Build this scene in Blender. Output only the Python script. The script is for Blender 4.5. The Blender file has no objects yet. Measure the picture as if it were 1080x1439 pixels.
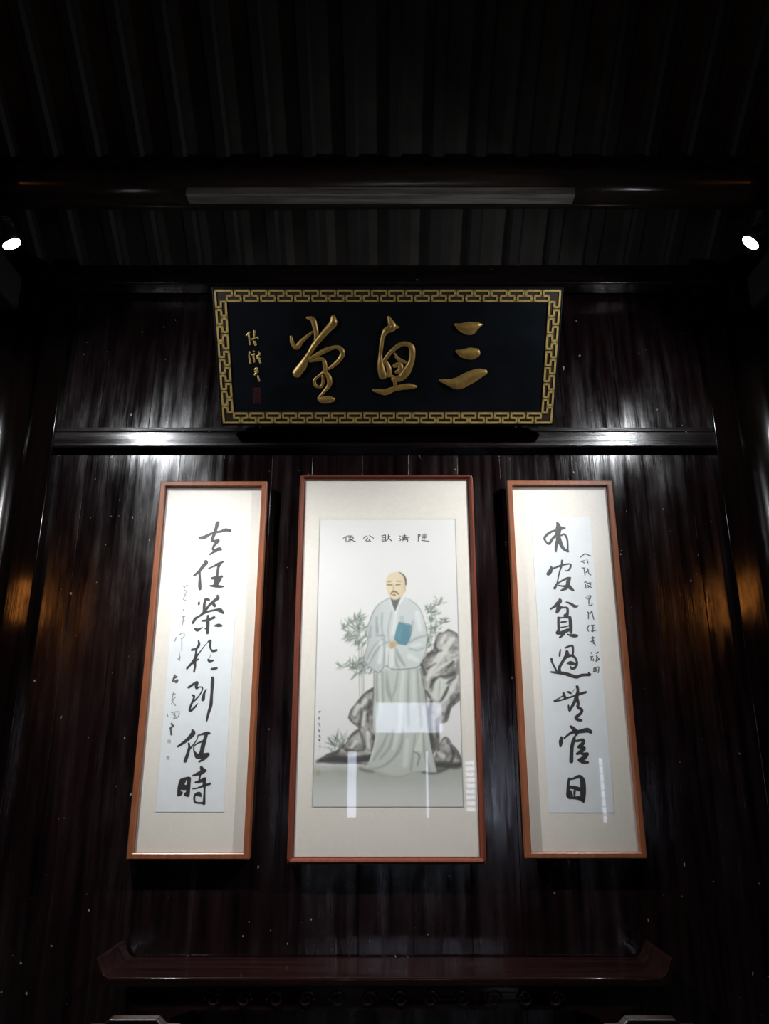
import bpy, bmesh, math, random
import numpy as np
from mathutils import Vector, Matrix

random.seed(7)
rng = np.random.default_rng(7)
scene = bpy.context.scene
COL = scene.collection

# ------------------------------------------------------------------ camera
CAM_Z = 1.65
PITCH = math.radians(17.5)
F = 1081.0                      # focal length in pixels of the 1080 x 1439 frame
cam_data = bpy.data.cameras.new('camera')
cam_data.sensor_fit = 'HORIZONTAL'
cam_data.sensor_width = 36.0
cam_data.lens = 36.0 * F / 1080.0
cam_data.clip_start = 0.05
cam = bpy.data.objects.new('camera', cam_data)
COL.objects.link(cam)
cam.location = (0, 0, CAM_Z)
cam.rotation_euler = (math.radians(90) + PITCH, 0, 0)
scene.camera = cam

# ------------------------------------------------------------------ sky and exposure
world = bpy.data.worlds.new('overcast_sky')
scene.world = world
world.use_nodes = True
wb = world.node_tree.nodes['Background']
wb.inputs[0].default_value = (0.74, 0.80, 1.0, 1)
wb.inputs[1].default_value = 7.0
scene.cycles.sample_clamp_indirect = 2.0
scene.cycles.sample_clamp_direct = 20.0
scene.view_settings.view_transform = 'Standard'
scene.view_settings.look = 'None'
scene.view_settings.exposure = 0.0
scene.view_settings.gamma = 1.0
scene.view_settings.use_curve_mapping = False

# lamp settings, used by the lamp builders below
SPOT_W = (345.0, 275.0)         # left, right
SPOT_CONE = math.radians(77)
DISC_EMIT = 1450.0
LANTERN_EMIT = 9.0

# ------------------------------------------------------------------ helpers
WALL_Y = 3.70
cs, sn = math.cos(PITCH), math.sin(PITCH)

def ray(px, py):
    a = (px - 540.0) / F
    b = (719.5 - py) / F
    return Vector((a, cs - sn * b, sn + cs * b))

def at_y(px, py, Y):
    d = ray(px, py)
    return Vector((0, 0, CAM_Z)) + d * (Y / d.y)

def local_uv(M_inv, px, py, depth):
    """pixel -> (u, v) on the plane local y = -depth of a leaning thing"""
    o = M_inv @ Vector((0, 0, CAM_Z))
    d = (M_inv.to_3x3() @ ray(px, py))
    t = (-depth - o.y) / d.y
    p = o + d * t
    return p.x, p.z, t          # t = distance along the optical axis

def link(o, parent=None):
    COL.objects.link(o)
    if parent is not None:
        o.parent = parent
    return o

def tag(o, label=None, cat=None, group=None, kind=None):
    if label: o['label'] = label
    if cat: o['category'] = cat
    if group: o['group'] = group
    if kind: o['kind'] = kind
    return o

def empty(name, loc, rx=0.0, rz=0.0):
    o = bpy.data.objects.new(name, None)
    o.empty_display_size = 0.1
    o.location = loc
    o.rotation_euler = (rx, 0, rz)
    link(o)
    return o

class MB:
    """collects shapes into one mesh"""
    def __init__(self):
        self.v, self.f = [], []
    def add(self, vs, fs):
        n = len(self.v)
        self.v += [tuple(p) for p in vs]
        self.f += [tuple(i + n for i in q) for q in fs]
    def box(self, x0, x1, y0, y1, z0, z1):
        vs = [(x0, y0, z0), (x1, y0, z0), (x1, y1, z0), (x0, y1, z0),
              (x0, y0, z1), (x1, y0, z1), (x1, y1, z1), (x0, y1, z1)]
        self.add(vs, [(0, 3, 2, 1), (4, 5, 6, 7), (0, 1, 5, 4), (1, 2, 6, 5), (2, 3, 7, 6), (3, 0, 4, 7)])
    def tube(self, pts, r, n=10, cap=True):
        """pts with radius r (number or list)"""
        P = [Vector(p) for p in pts]
        R = r if isinstance(r, (list, tuple)) else [r] * len(P)
        vs, fs = [], []
        prev = None
        for i, p in enumerate(P):
            t = (P[min(i + 1, len(P) - 1)] - P[max(i - 1, 0)]).normalized()
            if prev is None:
                ref = Vector((0, 0, 1)) if abs(t.z) < 0.9 else Vector((0, 1, 0))
                a = t.cross(ref).normalized()
            else:
                a = (prev - t * prev.dot(t)).normalized()
            prev = a
            b = t.cross(a)
            for k in range(n):
                w = 2 * math.pi * k / n
                vs.append(p + (a * math.cos(w) + b * math.sin(w)) * R[i])
        for i in range(len(P) - 1):
            for k in range(n):
                k2 = (k + 1) % n
                fs.append((i * n + k, i * n + k2, (i + 1) * n + k2, (i + 1) * n + k))
        if cap:
            fs.append(tuple(range(n))[::-1])
            fs.append(tuple((len(P) - 1) * n + k for k in range(n)))
        self.add(vs, fs)
    def prism(self, poly, axis, a, b):
        """extrude a 2-D polygon along axis ('x','y','z') from a to b"""
        n = len(poly)
        def mk(p, q):
            if axis == 'x': return (q, p[0], p[1])
            if axis == 'y': return (p[0], q, p[1])
            return (p[0], p[1], q)
        vs = [mk(p, a) for p in poly] + [mk(p, b) for p in poly]
        fs = [tuple(range(n)), tuple(range(2 * n - 1, n - 1, -1))]
        for i in range(n):
            j = (i + 1) % n
            fs.append((i, i + n, j + n, j))
        self.add(vs, fs)
    def build(self, name, mat, parent=None, bevel=0.0, smooth=False, seg=2):
        me = bpy.data.meshes.new(name)
        me.from_pydata(self.v, [], self.f)
        bm = bmesh.new(); bm.from_mesh(me)
        bmesh.ops.recalc_face_normals(bm, faces=bm.faces)
        bm.to_mesh(me); bm.free()
        me.materials.append(mat)
        if smooth:
            me.polygons.foreach_set('use_smooth', [True] * len(me.polygons))
        o = bpy.data.objects.new(name, me)
        link(o, parent)
        if bevel:
            m = o.modifiers.new('bevel', 'BEVEL'); m.width = bevel; m.segments = seg
            m.limit_method = 'ANGLE'; m.angle_limit = math.radians(40)
            me.polygons.foreach_set('use_smooth', [True] * len(me.polygons))
            m.harden_normals = True
        return o

# ------------------------------------------------------------------ materials
def srgb(c):
    out = []
    for x in c:
        x = x / 255.0
        out.append(x / 12.92 if x <= 0.04045 else ((x + 0.055) / 1.055) ** 2.4)
    return tuple(out) + (1.0,)

def new_mat(name):
    m = bpy.data.materials.new(name)
    m.use_nodes = True
    nt = m.node_tree
    return m, nt, nt.nodes['Principled BSDF']

def pos_noise(nt, scale_xyz, scale, detail=4, rough=0.55, coord='Position'):
    if coord == 'Position':
        g = nt.nodes.new('ShaderNodeNewGeometry').outputs['Position']
    else:
        g = nt.nodes.new('ShaderNodeTexCoord').outputs[coord]
    mp = nt.nodes.new('ShaderNodeMapping'); mp.inputs['Scale'].default_value = scale_xyz
    nt.links.new(g, mp.inputs['Vector'])
    n = nt.nodes.new('ShaderNodeTexNoise')
    n.inputs['Scale'].default_value = scale; n.inputs['Detail'].default_value = detail
    n.inputs['Roughness'].default_value = rough
    nt.links.new(mp.outputs['Vector'], n.inputs['Vector'])
    return n.outputs['Fac']

def ramp(nt, fac, stops):
    r = nt.nodes.new('ShaderNodeValToRGB')
    el = r.color_ramp.elements
    while len(el) < len(stops): el.new(0.5)
    for e, (p, c) in zip(el, stops):
        e.position = p
        e.color = c if len(c) == 4 else tuple(c) + (1,)
    nt.links.new(fac, r.inputs['Fac'])
    return r.outputs['Color']

def grey(v): return (v, v, v, 1)

def lacquer(name, lo, hi, r0, r1, streak=(26, 26, 1.3), bump=0.35, glints=True, spec=0.5, dist=0.004):
    """old dark lacquered timber: vertical brush streaks, uneven gloss, lamp sparkle painted as pale chips"""
    m, nt, p = new_mat(name)
    s1 = pos_noise(nt, streak, 1.0, 6, 0.6)
    s2 = pos_noise(nt, (3.1, 3.1, 1.6), 1.0, 5, 0.6)
    col = ramp(nt, s1, [(0.3, lo), (0.72, hi)])
    if glints:
        fl = pos_noise(nt, (1, 1, 0.7), 42.0, 2, 0.4)  # pale flecks in the base colour stand in for lamp sparkle
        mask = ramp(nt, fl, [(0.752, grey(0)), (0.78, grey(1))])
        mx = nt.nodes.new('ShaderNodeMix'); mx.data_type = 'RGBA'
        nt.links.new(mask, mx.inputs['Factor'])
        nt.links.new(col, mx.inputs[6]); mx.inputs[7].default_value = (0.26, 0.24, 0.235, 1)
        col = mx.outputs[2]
    nt.links.new(col, p.inputs['Base Color'])
    add = nt.nodes.new('ShaderNodeMath'); add.operation = 'MULTIPLY_ADD'
    nt.links.new(s1, add.inputs[0]); add.inputs[1].default_value = 0.5
    hf = nt.nodes.new('ShaderNodeMath'); hf.operation = 'MULTIPLY'; hf.inputs[1].default_value = 0.5
    nt.links.new(s2, hf.inputs[0]); nt.links.new(hf.outputs[0], add.inputs[2])
    oi = nt.nodes.new('ShaderNodeObjectInfo')
    ra = nt.nodes.new('ShaderNodeMath'); ra.operation = 'MULTIPLY_ADD'; ra.inputs[1].default_value = 0.14
    nt.links.new(oi.outputs['Random'], ra.inputs[0]); nt.links.new(add.outputs[0], ra.inputs[2])
    add = ra
    mr = nt.nodes.new('ShaderNodeMapRange')
    mr.inputs['From Min'].default_value = 0.38; mr.inputs['From Max'].default_value = 0.74
    mr.inputs['To Min'].default_value = r0; mr.inputs['To Max'].default_value = r1
    nt.links.new(add.outputs[0], mr.inputs['Value'])
    nt.links.new(mr.outputs['Result'], p.inputs['Roughness'])
    s3 = pos_noise(nt, (streak[0] * .45, streak[1] * .45, streak[2] * 1.6), 1.0, 6, 0.65)
    sp = nt.nodes.new('ShaderNodeMapRange')
    sp.inputs['From Min'].default_value = 0.40; sp.inputs['From Max'].default_value = 0.60
    sp.inputs['To Min'].default_value = spec * 0.3; sp.inputs['To Max'].default_value = spec * 1.25
    nt.links.new(s3, sp.inputs['Value']); nt.links.new(sp.outputs['Result'], p.inputs['Specular IOR Level'])
    fine = pos_noise(nt, (streak[0] * 6, streak[1] * 6, streak[2] * 6), 1.0, 4, 0.6)
    hm = nt.nodes.new('ShaderNodeMath'); hm.operation = 'MULTIPLY_ADD'; hm.inputs[1].default_value = 0.3
    nt.links.new(fine, hm.inputs[0]); nt.links.new(s1, hm.inputs[2])
    b = nt.nodes.new('ShaderNodeBump')
    b.inputs['Strength'].default_value = bump; b.inputs['Distance'].default_value = dist
    nt.links.new(hm.outputs[0], b.inputs['Height'])
    nt.links.new(b.outputs['Normal'], p.inputs['Normal'])
    return m

def plain(name, col, rough=0.5, metallic=0.0, var=0.12, nscale=30.0, bump=0.0, spec=0.5, stretch=(1, 1, 1), coord='Object'):
    m, nt, p = new_mat(name)
    n = pos_noise(nt, stretch, nscale, 4, 0.55, coord)
    c = Vector(col[:3])
    nt.links.new(ramp(nt, n, [(0.3, tuple(c * (1 - var))), (0.7, tuple(c * (1 + var)))]), p.inputs['Base Color'])
    p.inputs['Roughness'].default_value = rough
    p.inputs['Metallic'].default_value = metallic
    p.inputs['Specular IOR Level'].default_value = spec
    if bump:
        b = nt.nodes.new('ShaderNodeBump')
        b.inputs['Strength'].default_value = bump; b.inputs['Distance'].default_value = 0.003
        nt.links.new(n, b.inputs['Height']); nt.links.new(b.outputs['Normal'], p.inputs['Normal'])
    return m

def emitter(name, col, strength):
    m, nt, p = new_mat(name)
    n = pos_noise(nt, (1, 1, 1), 25.0, 2, 0.5, 'Object')
    nt.links.new(ramp(nt, n, [(0.3, tuple(Vector(col) * 0.95)), (0.7, tuple(col))]), p.inputs['Emission Color'])
    p.inputs['Emission Strength'].default_value = strength
    p.inputs['Base Color'].default_value = tuple(col) + (1,)
    return m

def glass_pane(name, haze=0.085, haze_rough=0.5):
    """thin clear pane with a little dusty sheen"""
    m, nt, p = new_mat(name)
    nt.nodes.remove(p)
    out = nt.nodes['Material Output']
    tr = nt.nodes.new('ShaderNodeBsdfTransparent'); tr.inputs[0].default_value = (0.97, 0.98, 0.98, 1)
    gl = nt.nodes.new('ShaderNodeBsdfGlossy'); gl.inputs['Roughness'].default_value = 0.02
    du = nt.nodes.new('ShaderNodeBsdfGlossy'); du.inputs['Roughness'].default_value = haze_rough
    n = pos_noise(nt, (1, 1, 1), 3.0, 3, 0.5)
    hz = nt.nodes.new('ShaderNodeMapRange')
    hz.inputs['To Min'].default_value = haze * 0.8; hz.inputs['To Max'].default_value = haze * 1.2
    nt.links.new(n, hz.inputs['Value'])
    # reflectance of a pane (both faces), the same from either side
    ge = nt.nodes.new('ShaderNodeNewGeometry')
    dt = nt.nodes.new('ShaderNodeVectorMath'); dt.operation = 'DOT_PRODUCT'
    nt.links.new(ge.outputs['Incoming'], dt.inputs[0]); nt.links.new(ge.outputs['Normal'], dt.inputs[1])
    ab = nt.nodes.new('ShaderNodeMath'); ab.operation = 'ABSOLUTE'; nt.links.new(dt.outputs['Value'], ab.inputs[0])
    om = nt.nodes.new('ShaderNodeMath'); om.operation = 'SUBTRACT'; om.inputs[0].default_value = 1.0; nt.links.new(ab.outputs[0], om.inputs[1])
    pw5 = nt.nodes.new('ShaderNodeMath'); pw5.operation = 'POWER'; pw5.inputs[1].default_value = 5.0; nt.links.new(om.outputs[0], pw5.inputs[0])
    fr = nt.nodes.new('ShaderNodeMath'); fr.operation = 'MULTIPLY_ADD'; fr.inputs[1].default_value = 0.9; fr.inputs[2].default_value = 0.07
    nt.links.new(pw5.outputs[0], fr.inputs[0])
    m1 = nt.nodes.new('ShaderNodeMixShader'); m2 = nt.nodes.new('ShaderNodeMixShader')
    nt.links.new(hz.outputs['Result'], m1.inputs[0]); nt.links.new(tr.outputs[0], m1.inputs[1]); nt.links.new(du.outputs[0], m1.inputs[2])
    nt.links.new(fr.outputs[0], m2.inputs[0]); nt.links.new(m1.outputs[0], m2.inputs[1]); nt.links.new(gl.outputs[0], m2.inputs[2])
    nt.links.new(m2.outputs[0], out.inputs['Surface'])
    return m

def vcol_mat(name, rough=0.85):
    m, nt, p = new_mat(name)
    a = nt.nodes.new('ShaderNodeVertexColor'); a.layer_name = 'paint'
    n = pos_noise(nt, (1, 1, 1), 160.0, 2, 0.5)
    mr = nt.nodes.new('ShaderNodeMapRange'); mr.inputs['To Min'].default_value = 0.96; mr.inputs['To Max'].default_value = 1.04
    nt.links.new(n, mr.inputs['Value'])
    mx = nt.nodes.new('ShaderNodeVectorMath'); mx.operation = 'SCALE'
    nt.links.new(a.outputs['Color'], mx.inputs[0]); nt.links.new(mr.outputs['Result'], mx.inputs['Scale'])
    nt.links.new(mx.outputs[0], p.inputs['Base Color'])
    p.inputs['Roughness'].default_value = rough
    p.inputs['Specular IOR Level'].default_value = 0.15
    return m

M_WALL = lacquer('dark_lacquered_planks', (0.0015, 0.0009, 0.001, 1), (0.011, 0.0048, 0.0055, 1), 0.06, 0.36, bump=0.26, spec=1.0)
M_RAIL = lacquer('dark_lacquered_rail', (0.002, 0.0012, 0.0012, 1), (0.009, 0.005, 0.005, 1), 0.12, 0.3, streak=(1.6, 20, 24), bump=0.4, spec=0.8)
M_JAMB = lacquer('dark_lacquered_jamb', (0.002, 0.001, 0.001, 1), (0.007, 0.0035, 0.0035, 1), 0.06, 0.13, bump=0.06, glints=False)
M_COLUMN = lacquer('dark_lacquered_column', (0.002, 0.001, 0.001, 1), (0.007, 0.0035, 0.003, 1), 0.16, 0.26, bump=0.15, glints=False)
M_PURLIN = lacquer('dark_round_timber', (0.014, 0.010, 0.008, 1), (0.04, 0.028, 0.022, 1), 0.12, 0.24, streak=(1.5, 22, 22), bump=0.15, glints=False)
M_LITSTRIP = plain('lit_strip_timber', (0.17, 0.16, 0.15), 0.4, var=0.55, nscale=9, stretch=(0.4, 6, 6))  # pale tone stands in for light on the purlin's underside
M_RAFTER = plain('dark_rafter_timber', (0.006, 0.005, 0.0045), 0.7, var=0.3, nscale=12)
M_BOARD = plain('old_roof_boarding', (0.03, 0.027, 0.023), 0.85, var=0.35, nscale=6)
M_DARKWALL = plain('dark_side_wall', (0.03, 0.025, 0.022), 0.8, var=0.2, nscale=5)
M_FLOOR = plain('dark_stone_floor', (0.05, 0.048, 0.045), 0.4, var=0.25, nscale=4)
M_ALTAR = lacquer('red_black_altar_lacquer', (0.005, 0.002, 0.002, 1), (0.016, 0.006, 0.006, 1), 0.04, 0.11, streak=(1.8, 24, 24), bump=0.05, glints=False)
M_CHAIR = plain('dark_chair_timber', (0.012, 0.006, 0.005), 0.28, var=0.25, nscale=10, stretch=(1, 1, 0.2))
M_FRAME = plain('red_brown_frame_wood', (0.20, 0.066, 0.028), 0.34, var=0.22, nscale=14, stretch=(6, 6, 0.6), coord='Position')
M_FRAME2 = plain('mahogany_frame_wood', (0.13, 0.034, 0.019), 0.3, var=0.22, nscale=14, stretch=(6, 6, 0.6), coord='Position')
M_MAT = plain('cream_silk_mount', (0.78, 0.735, 0.665), 0.85, var=0.03, nscale=60, spec=0.2)
M_PAPER = plain('white_rice_paper', (0.77, 0.80, 0.82), 0.9, var=0.03, nscale=25, spec=0.15)
M_INK = plain('black_brush_ink', (0.016, 0.016, 0.018), 0.8, var=0.4, nscale=60, spec=0.2)
M_INK_MID = plain('thin_grey_ink', (0.10, 0.10, 0.105), 0.85, var=0.3, nscale=60, spec=0.1)
M_INK_PALE = plain('pale_grey_ink', (0.30, 0.31, 0.31), 0.85, var=0.2, nscale=60, spec=0.1)
M_SEAL = plain('faded_red_seal_ink', (0.52, 0.36, 0.34), 0.85, var=0.3, nscale=120, spec=0.1)
M_GLASS = glass_pane('picture_glass')
M_PLAQUE = plain('black_plaque_lacquer', (0.004, 0.0055, 0.0075), 0.3, var=0.3, nscale=8, spec=0.35)
M_FRETBED = plain('brown_fret_ground', (0.018, 0.010, 0.004), 0.55, var=0.2, nscale=20)
M_GOLD = plain('old_gold_leaf', (0.38, 0.235, 0.062), 0.42, metallic=0.45, var=0.25, nscale=40, bump=0.35)
M_GOLD2 = plain('bright_gold_paint', (0.56, 0.40, 0.13), 0.45, metallic=0.35, var=0.15, nscale=40)
M_SEALRED = plain('dark_red_seal_paint', (0.06, 0.008, 0.008), 0.5, var=0.3, nscale=120)
M_METAL = plain('black_lamp_metal', (0.008, 0.008, 0.009), 0.45, metallic=0.3, var=0.1)
M_LED = emitter('cool_white_led', (0.93, 0.965, 1.0), DISC_EMIT)
M_LANTERN = emitter('warm_lantern_paper', (1.0, 0.33, 0.06), LANTERN_EMIT)
M_STONE = plain('grey_column_base_stone', (0.12, 0.115, 0.11), 0.7, var=0.2, nscale=20, bump=0.3)
M_IRON = plain('dark_iron', (0.02, 0.02, 0.02), 0.5, metallic=0.6, var=0.2)
M_SHEET = vcol_mat('painted_silk')
M_CLEAR = glass_pane('window_glass', 0.0)

# ------------------------------------------------------------------ the room
def struct(name, mb, mat, parent=None, bevel=0.0):
    o = mb.build(name, mat, parent, bevel)
    if parent is None:
        o['kind'] = 'structure'
    return o

HALF_W = 5.5
FRONT_Y = -1.9
ROOF_Z0, ROOF_K = 4.30, 0.735      # underside of the boarding at the back wall, slope

def roof_z(y):
    return ROOF_Z0 + (WALL_Y - y) * ROOF_K if y >= 0 else ROOF_Z0 + WALL_Y * ROOF_K + y * ROOF_K

m = MB(); m.box(-HALF_W - .3, HALF_W + .3, FRONT_Y - 4.0, 4.1, -0.2, 0.0)
struct('floor', m, M_FLOOR)

# back wall: backing, then planks one by one
m = MB(); m.box(-HALF_W - .2, HALF_W + .2, WALL_Y + 0.065, WALL_Y + 0.28, 0.0, 4.6)
wall_back = struct('wall_back', m, M_DARKWALL)

RAIL_TOP = at_y(213, 604, 3.668).z
RAIL_BOT = at_y(213, 628, 3.668).z

def plank_mesh(w, z0, z1, seed):
    mb = MB()
    g = 0.0004
    mb.box(-w / 2 + g, w / 2 - g, 0, 0.028, z0, z1)
    return mb

def planks(xs, z0, z1, tilt=0.0):
    for i in range(len(xs) - 1):
        w = xs[i + 1] - xs[i]
        mb = plank_mesh(w, 0.0, z1 - z0, i)
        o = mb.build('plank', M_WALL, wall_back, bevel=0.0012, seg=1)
        o.location = ((xs[i] + xs[i + 1]) / 2, WALL_Y + random.uniform(-0.0008, 0.0008), z0)
        o.rotation_euler = (tilt, 0, random.uniform(-0.01, 0.01))

lower = [-1.785]
ws = [0.235, 0.215, 0.25, 0.22, 0.24, 0.2, 0.25, 0.23, 0.245, 0.21, 0.24, 0.225, 0.25, 0.22, 0.21]
for w in ws: lower.append(lower[-1] + w * 3.57 / sum(ws))
planks(lower, 0.0, RAIL_BOT + 0.01, -0.007)
ws = [0.26, 0.24, 0.27, 0.25, 0.22, 0.26, 0.24, 0.25, 0.27, 0.22, 0.25, 0.24, 0.26]
upper = [-1.785]
for w in ws: upper.append(upper[-1] + w * 3.57 / sum(ws))
planks(upper, RAIL_TOP - 0.01, 4.32, -0.048)
for sgn in (-1, 1):
    xs = [sgn * 2.1 + sgn * k * 0.34 for k in range(11)]
    xs = sorted(xs)
    planks(xs, 0.0, 4.32)

# rail across the wall under the plaque, with a fillet on top
m = MB()
zt, zb = RAIL_TOP, RAIL_BOT
m.prism([(3.735, zb), (3.672, zb), (3.668, zb + 0.008), (3.668, zt - 0.014), (3.672, zt - 0.006), (3.682, zt + 0.002), (3.684, zt + 0.02), (3.735, zt + 0.026)], 'x', -1.702, 1.702)
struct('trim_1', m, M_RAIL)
# wall plate at the head of the wall
m = MB(); m.box(-1.86, 1.86, 3.60, 3.70, at_y(540, 398, 3.6).z, at_y(540, 372, 3.6).z)
struct('trim_2', m, M_RAIL, bevel=0.008)
# jambs between wall and columns
for k, sgn in enumerate((-1, 1)):
    m = MB(); x0, x1 = sorted((sgn * 1.70, sgn * 1.84))
    m.box(x0, x1, 3.655, 3.73, 0.0, 4.28)
    struct('trim_%d' % (3 + k), m, M_JAMB, bevel=0.006)

# roof: boarding with rafters, purlin beneath
m = MB()
yb = 4.1
for (ya, yb_) in ((4.1, 0.0), (0.0, FRONT_Y - 0.35)):
    za, zb_ = roof_z(ya), roof_z(yb_)
    x0, x1 = -HALF_W - 0.3, HALF_W + 0.3
    vs = [(x0, ya, za), (x1, ya, za), (x1, yb_, zb_), (x0, yb_, zb_), (x0, ya, za + .12), (x1, ya, za + .12), (x1, yb_, zb_ + .12), (x0, yb_, zb_ + .12)]
    m.add(vs, [(0, 1, 2, 3), (7, 6, 5, 4), (0, 4, 5, 1), (1, 5, 6, 2), (2, 6, 7, 3), (3, 7, 4, 0)])
ceiling = struct('ceiling', m, M_BOARD)

def rafter_mesh():
    mb = MB()
    k = ROOF_K
    ya, yc = 3.69, 0.0
    n = 8
    P, R = [], []
    vs = []
    w, h = 0.04, 0.062
    za, zc = roof_z(ya) + 0.004, roof_z(yc) + 0.004
    prof = [(-w, 0), (-w, -h * 0.55), (-w * 0.6, -h), (w * 0.6, -h), (w, -h * 0.55), (w, 0)]
    vs = [(p[0], ya, za + p[1]) for p in prof] + [(p[0], yc, zc + p[1]) for p in prof]
    fs = [tuple(range(6)), tuple(range(11, 5, -1))] + [(i, (i + 1) % 6, (i + 1) % 6 + 6, i + 6) for i in range(6)]
    mb.add(vs, fs)
    return mb
r0 = rafter_mesh().build('rafter', M_RAFTER, ceiling)
SP = 0.222
r0.location.x = -14 * SP + 0.05
for i in range(1, 29):
    c = r0.copy(); link(c, ceiling); c.location.x = (i - 14) * SP + 0.05

pur = MB(); pc = (3.262, 4.425)
pur.tube([(x, pc[0], pc[1] + 0.004 * math.sin(x * 1.7)) for x in np.linspace(-1.98, 1.98, 24)], 0.108, 24)
o = pur.build('roof_purlin', M_PURLIN, smooth=False)
o.data.polygons.foreach_set('use_smooth', [len(p.vertices) == 4 for p in o.data.polygons])
tag(o, 'round dark timber purlin running across under the roof rafters', 'beam')

# board under the purlin, its pale tone and length standing for a lit strip
m = MB(); m.box(-0.99, 0.95, 3.175, 3.245, pc[1] - 0.118, pc[1] - 0.07)
tie = m.build('lit_strip_board', M_LITSTRIP, bevel=0.006)
tag(tie, 'pale board along the underside of the purlin, cut to a lit strip', 'beam')

# columns at both ends of the bay
for sgn, lb in ((-1, 'dark round column at the left end of the plank wall'), (1, 'dark round column at the right end of the plank wall')):
    e = empty('round_column', (sgn * 1.985, 3.66, 0))
    tag(e, lb, 'column', 'columns at the ends of the plank wall')
    m = MB(); m.tube([(0, 0, z) for z in (0.2, 1.0, 2.0, 3.0, 4.22)], [0.152, 0.152, 0.15, 0.148, 0.145], 40)
    o = m.build('column_shaft', M_COLUMN, e)
    o.data.polygons.foreach_set('use_smooth', [len(p.vertices) == 4 for p in o.data.polygons])
    m = MB(); m.tube([(0, 0, z) for z in (0.0, 0.03, 0.1, 0.17, 0.2)], [0.22, 0.24, 0.25, 0.22, 0.175], 32)
    o = m.build('stone_base', M_STONE, e)
    # tie beam carrying the lamps
    m = MB(); m.box(-0.07, 0.07, 0.25, 3.52, 3.86, 4.06)
    o = m.build('tie_beam', M_RAFTER, bevel=0.015)
    o.location = (sgn * 1.985, 0, 0)
    tag(o, 'dark tie beam running forward from the %s column' % ('left' if sgn < 0 else 'right'), 'beam', 'tie beams beside the bay')

# side walls and front wall, seen only as dark surroundings and in reflections
for nm, sgn in (('wall_left', -1), ('wall_right', 1)):
    m = MB(); x0, x1 = sorted((sgn * HALF_W, sgn * (HALF_W + 0.25)))
    m.box(x0, x1, FRONT_Y - 0.3, 4.0, 0, 7.2)
    struct(nm, m, M_DARKWALL)

# ------------------------------------------------------------------ leaning things: placement
LEAN = math.radians(0.15)

def place_frame(tl, tr, bl, br, depth, lean):
    """base location, half width and height of a frame hung on the wall, from its corners"""
    zb = (at_y(*bl, WALL_Y - depth).z + at_y(*br, WALL_Y - depth).z) / 2
    M = Matrix.Translation((0, WALL_Y, zb)) @ Matrix.Rotation(lean, 4, 'X')
    Mi = M.inverted()
    q = [local_uv(Mi, *c, depth) for c in (tl, tr, bl, br)]
    cx = sum(p[0] for p in q) / 4
    wdt = ((q[1][0] - q[0][0]) + (q[3][0] - q[2][0])) / 2
    v0 = (q[2][1] + q[3][1]) / 2; v1 = (q[0][1] + q[1][1]) / 2
    M = Matrix.Translation((cx, WALL_Y, zb)) @ Matrix.Rotation(lean, 4, 'X')
    return dict(loc=(cx, WALL_Y, zb), lean=lean, Mi=M.inverted(), M=M, hw=wdt / 2, v0=v0, v1=v1)

DEPTH = 0.045
D_MAT, D_PAPER, D_GLASS = 0.020, 0.0212, 0.030
D_MATC, D_PAPERC, D_GLASSC = 0.027, 0.0282, 0.0305
FR_L = place_frame((229, 676), (378, 676), (173, 1208), (346, 1208), DEPTH, LEAN)
FR_C = place_frame((421, 666), (665, 666), (402, 1215), (683, 1215), DEPTH, LEAN)
FR_R = place_frame((710, 675), (862, 675), (741, 1207), (907, 1207), DEPTH, LEAN)

# front wall with the openings that the picture glass mirrors
def mirror_hit(fr, px, py):
    """where the reflection seen at a pixel of a picture's glass comes from, on the front wall"""
    dg = D_GLASSC if fr is FR_C else D_GLASS
    u, v, t = local_uv(fr['Mi'], px, py, dg)
    P = fr['M'] @ Vector((u, -dg, v))
    n = (fr['M'].to_3x3() @ Vector((0, -1, 0))).normalized()
    d = ray(px, py)
    r = d - n * 2 * d.dot(n)
    k = (FRONT_Y - P.y) / r.y
    return P + r * k

a = mirror_hit(FR_C, 527, 1030); b = mirror_hit(FR_C, 622, 986)
TRANSOM = (a.x, b.x, min(a.z, b.z), max(a.z, b.z))
a = mirror_hit(FR_C, 486, 1180); b = mirror_hit(FR_C, 602, 1056)
DOOR = (a.x, b.x, 0.0, max(a.z, b.z))
a = mirror_hit(FR_C, 655, 1142); b = mirror_hit(FR_C, 683, 1068)
LATT = (a.x, b.x + 0.25, min(a.z, b.z), max(a.z, b.z))
a = mirror_hit(FR_R, 848, 1158); b = mirror_hit(FR_R, 852, 1065)
SLIT = (a.x, b.x, min(a.z, b.z), max(a.z, b.z))
print('openings', TRANSOM, DOOR, LATT, SLIT)

def wall_with_holes(mb, x0, x1, z0, z1, y0, y1, holes):
    xs = sorted({x0, x1, *[h[0] for h in holes], *[h[1] for h in holes]})
    zs = sorted({z0, z1, *[h[2] for h in holes], *[h[3] for h in holes]})
    for i in range(len(xs) - 1):
        for j in range(len(zs) - 1):
            cx, cz = (xs[i] + xs[i + 1]) / 2, (zs[j] + zs[j + 1]) / 2
            if any(h[0] < cx < h[1] and h[2] < cz < h[3] for h in holes): continue
            mb.box(xs[i], xs[i + 1], y0, y1, zs[j], zs[j + 1])
m = MB()
wall_with_holes(m, -HALF_W - .2, HALF_W + .2, 0.0, roof_z(FRONT_Y) + 0.06, FRONT_Y - 0.2, FRONT_Y, [TRANSOM, DOOR, LATT, SLIT])
struct('wall_front', m, M_DARKWALL)
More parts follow.
